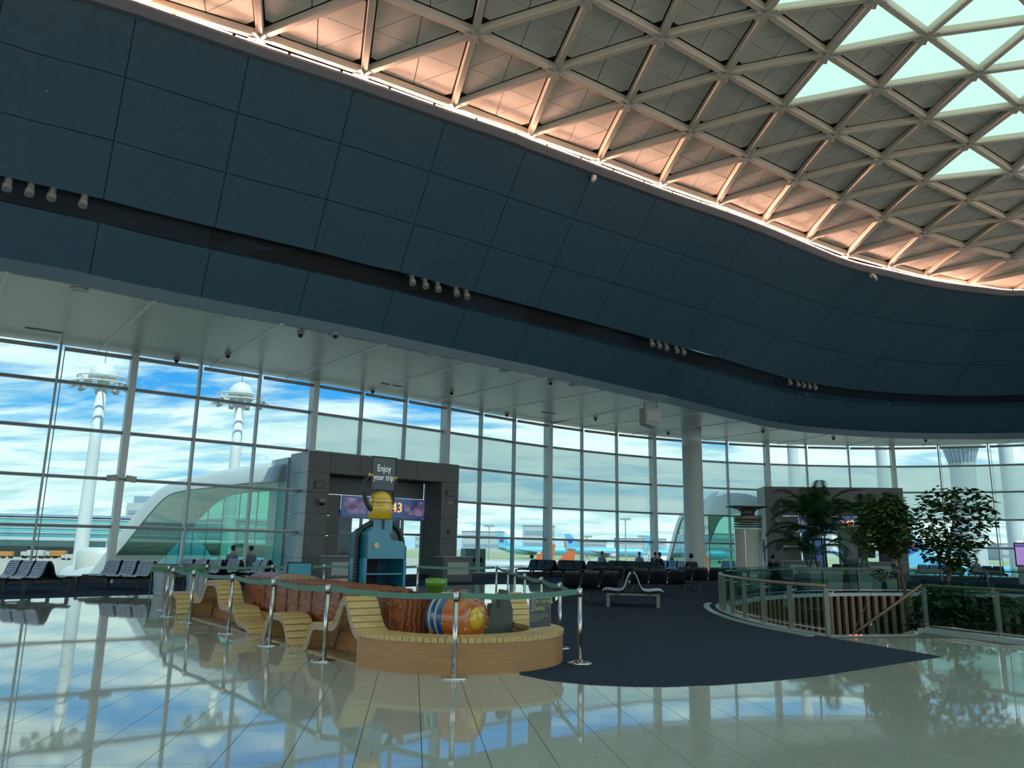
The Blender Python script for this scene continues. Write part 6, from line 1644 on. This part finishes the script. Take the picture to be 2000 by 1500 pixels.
jet_bridge('white jet bridge partly out of view at the right edge', Vector((36.5, 52.0, 0)), Vector((.68, .73, 0)), 46, 3, 1)
# white wall beside the first portal
mb = MB(); mb.box((0, 0, 1.4), (.12, 1.9, 7.8)); o = mb.build('wall_link', M['white_wall']); o.location = plocal(P1, -.08, 2.86); o.rotation_euler = (0, 0, P1[2]); tag(o, 'white tiled wall between portal and jet bridge', kind='structure')

# aircraft
def airliner(label, loc, rz, s=1.0, tail='plane_blue', body='plane_blue', logo=True):
    k = thing('airliner', label, 'airplane', loc, rz, 'parked airliners'); L = 36 * s; r_ = 1.95 * s; zc = 3.6 * s
    X = [-L / 2, -L / 2 + .7 * s, -L / 2 + 2.2 * s, -L / 2 + 4.5 * s, L / 2 - 12 * s, L / 2 - 5 * s, L / 2]; RR = [.15 * s, .8 * s, 1.5 * s, r_, r_, 1.3 * s, .3 * s]; ZZ = [-.35 * s, -.2 * s, -.05 * s, 0, 0, .45 * s, 1.0 * s]
    n = 18
    for part, a0, a1, m in (('fuselage_top', -.22, 1.22, body), ('fuselage_belly', 1.22, 1.78, 'plane_belly')):
        mb = MB(); m_ = 10
        for x, q, z in zip(X, RR, ZZ):
            for j in range(m_ + 1): a = math.pi * (a0 + (a1 - a0) * j / m_); mb.v.append((x, q * math.cos(a), zc + z + q * math.sin(a)))
        for i in range(len(X) - 1):
            for j in range(m_): b = i * (m_ + 1) + j; mb.f.append((b, b + 1, b + m_ + 2, b + m_ + 1))
        mb.build(part, M[m], k, True)
    mb = MB(); mb.prism([(L / 2 - 7.5 * s, -.15 * s, zc + 1.6 * s), (L / 2 - 2.2 * s, -.15 * s, zc + 7.6 * s), (L / 2 + .4 * s, -.15 * s, zc + 7.6 * s), (L / 2 - .6 * s, -.15 * s, zc + 1.6 * s)], (0, .3 * s, 0)); fn = mb.build('tail_fin', M[tail], k)
    if logo:
        for yy in (-.17, .17):
            q = MB(); q.lathe([(1.05 * s, 0), (1.05 * s, .02)], 20, (L / 2 - 2.2 * s, yy * s, zc + 4.6 * s), (0, 1 if yy > 0 else -1, 0)); q.build('emblem', M['logo_red'], fn)
            q = MB(); q.prism([(L / 2 - 2.2 * s + 1.06 * s * math.cos(a), yy * s * 1.15, zc + 4.6 * s + 1.06 * s * math.sin(a)) for a in [math.pi + math.pi * i / 10 for i in range(11)]], (0, .02 * (1 if yy > 0 else -1), 0)); q.build('emblem', M['logo_blue'], fn)
    for sg in (-1, 1):
        mb = MB(); mb.prism([(-4 * s, sg * 1.5 * s, zc - .8 * s), (3 * s, sg * 1.5 * s, zc - .8 * s), (9 * s, sg * 16 * s, zc + .5 * s), (6.8 * s, sg * 16 * s, zc + .5 * s)], (0, 0, .35 * s)); mb.build('wing', M['plane_belly'], k)
        mb = MB(); mb.prism([(L / 2 - 5 * s, sg * .6 * s, zc + .9 * s), (L / 2 - 1.5 * s, sg * .6 * s, zc + .9 * s), (L / 2 + .6 * s, sg * 6 * s, zc + 1.4 * s), (L / 2 - 1 * s, sg * 6 * s, zc + 1.4 * s)], (0, 0, .2 * s)); mb.build('tailplane', M['plane_belly'], k)
        mb = MB(); mb.lathe([(.75 * s, -2.2 * s), (1.0 * s, -1.6 * s), (.95 * s, .4 * s), (.5 * s, 1.4 * s)], 14, (-2.2 * s, sg * 5.4 * s, zc - 1.5 * s), (1, 0, 0)); mb.build('engine', M['plane_belly'], k, True)
        mb = MB(); mb.tube([(1.5 * s, sg * 2.2 * s, zc - 1.6 * s), (1.5 * s, sg * 2.2 * s, .9 * s)], .2 * s, 6); mb.lathe([(.9 * s, -.35 * s), (.9 * s, .35 * s)], 14, (1.5 * s, sg * 2.2 * s, .9 * s), (0, 1, 0)); mb.build('main_gear', M['rubber'], k)
    mb = MB(); mb.tube([(-L / 2 + 5 * s, 0, zc - 1.6 * s), (-L / 2 + 5 * s, 0, .6 * s)], .15 * s, 6); mb.lathe([(.6 * s, -.3 * s), (.6 * s, .3 * s)], 12, (-L / 2 + 5 * s, 0, .6 * s), (0, 1, 0)); mb.build('nose_gear', M['rubber'], k)
    mb = MB(); mb.box((-L / 2 + 1.9 * s, 0, zc + .75 * s), (.9 * s, 1.9 * s, .35 * s), 0, 0, .5); mb.build('cockpit_glass', M['dark_lens'], k)
    return k
def gpos(px, py, z=GZ): p = atz(px, py, z); return (p.x, p.y, z)
p = aty(1985, 1090, 125); airliner('pale blue airliner with emblem tail at the right window', (p.x, p.y, GZ), R(172), 1.0)
p = aty(440, 1085, 150); airliner('pale blue airliner added behind the jet bridge glass as its reflection', (p.x, p.y, GZ), R(190), .8)  # added plane standing in for a reflection in the bridge glass
p = aty(1045, 1088, 560); airliner('far pale blue airliner behind the orange tail', (p.x, p.y, GZ), R(176), 1.5)
p = aty(1185, 1086, 520); airliner('far pale blue airliner in the middle of the windows', (p.x, p.y, GZ), R(176), 1.5)
p = aty(1345, 1088, 480); airliner('far pale blue airliner behind the round column', (p.x, p.y, GZ), R(176), 1.4)
p = aty(1150, 1080, 700); airliner('far small white airliner with orange tail', (p.x, p.y, GZ), R(178), 1.2, 'orange_tail', 'plane_belly', False)
p = aty(1119, 1100, 150); airliner('white airliner with a bright orange tail beside the thin window bar', (p.x - 10.5, p.y, GZ), R(0), .6, 'orange_tail', 'plane_belly', False)
p = aty(1079, 1100, 195); airliner('white airliner with an orange tail behind the window post', (p.x - 12.5, p.y, GZ), R(0), .72, 'orange_tail', 'plane_belly', False)
p = aty(960, 1100, 78); airliner('white airliner nose just right of the grey cabinet', (p.x - 17.5, p.y + 3, GZ - .6), R(176), 1.0, 'plane_blue', 'plane_belly')
# ground vehicles by the left pier and on the far apron
def truck(label, px, Y, s, m):
    p = aty(px, 1084, Y); k = thing('service_truck', label, 'truck', (p.x, p.y, GZ), R(8), 'airport service trucks')
    mb = MB(); mb.bbox((0, 0, 1.7 * s), (5 * s, 2.2 * s, 1.8 * s), .1); mb.build('box_body', M[m], k); mb = MB(); mb.bbox((-3.4 * s, 0, 1.4 * s), (1.6 * s, 2.1 * s, 1.4 * s), .2); mb.build('cab', M['truck_white'], k)
    for x in (-3.3, -1, 1.8): mb = MB(); mb.lathe([(.5 * s, -1.1 * s), (.5 * s, 1.1 * s)], 10, (x * s, 0, .5 * s), (0, 1, 0)); mb.build('wheel', M['rubber'], k)
for px, Y, s, m, lab in ((12, 300, 1.6, 'truck_orange', 'orange service truck at the left edge'), (70, 305, 2.0, 'truck_white', 'white service truck left of the mast'), (92, 330, 1.8, 'far_dark', 'dark service truck left of the mast'), (114, 312, 1.9, 'truck_orange', 'orange and white truck beside the mast'), (140, 290, 1.3, 'truck_white', 'small pale truck next to the jet bridge'), (1105, 330, 1.6, 'truck_orange', 'orange loader beside the orange tail'), (1165, 330, 2.0, 'truck_white', 'white loader on the far apron'), (1235, 320, 1.8, 'truck_orange', 'orange loader left of the bright post')): truck(lab, px, Y, s * .6, m)
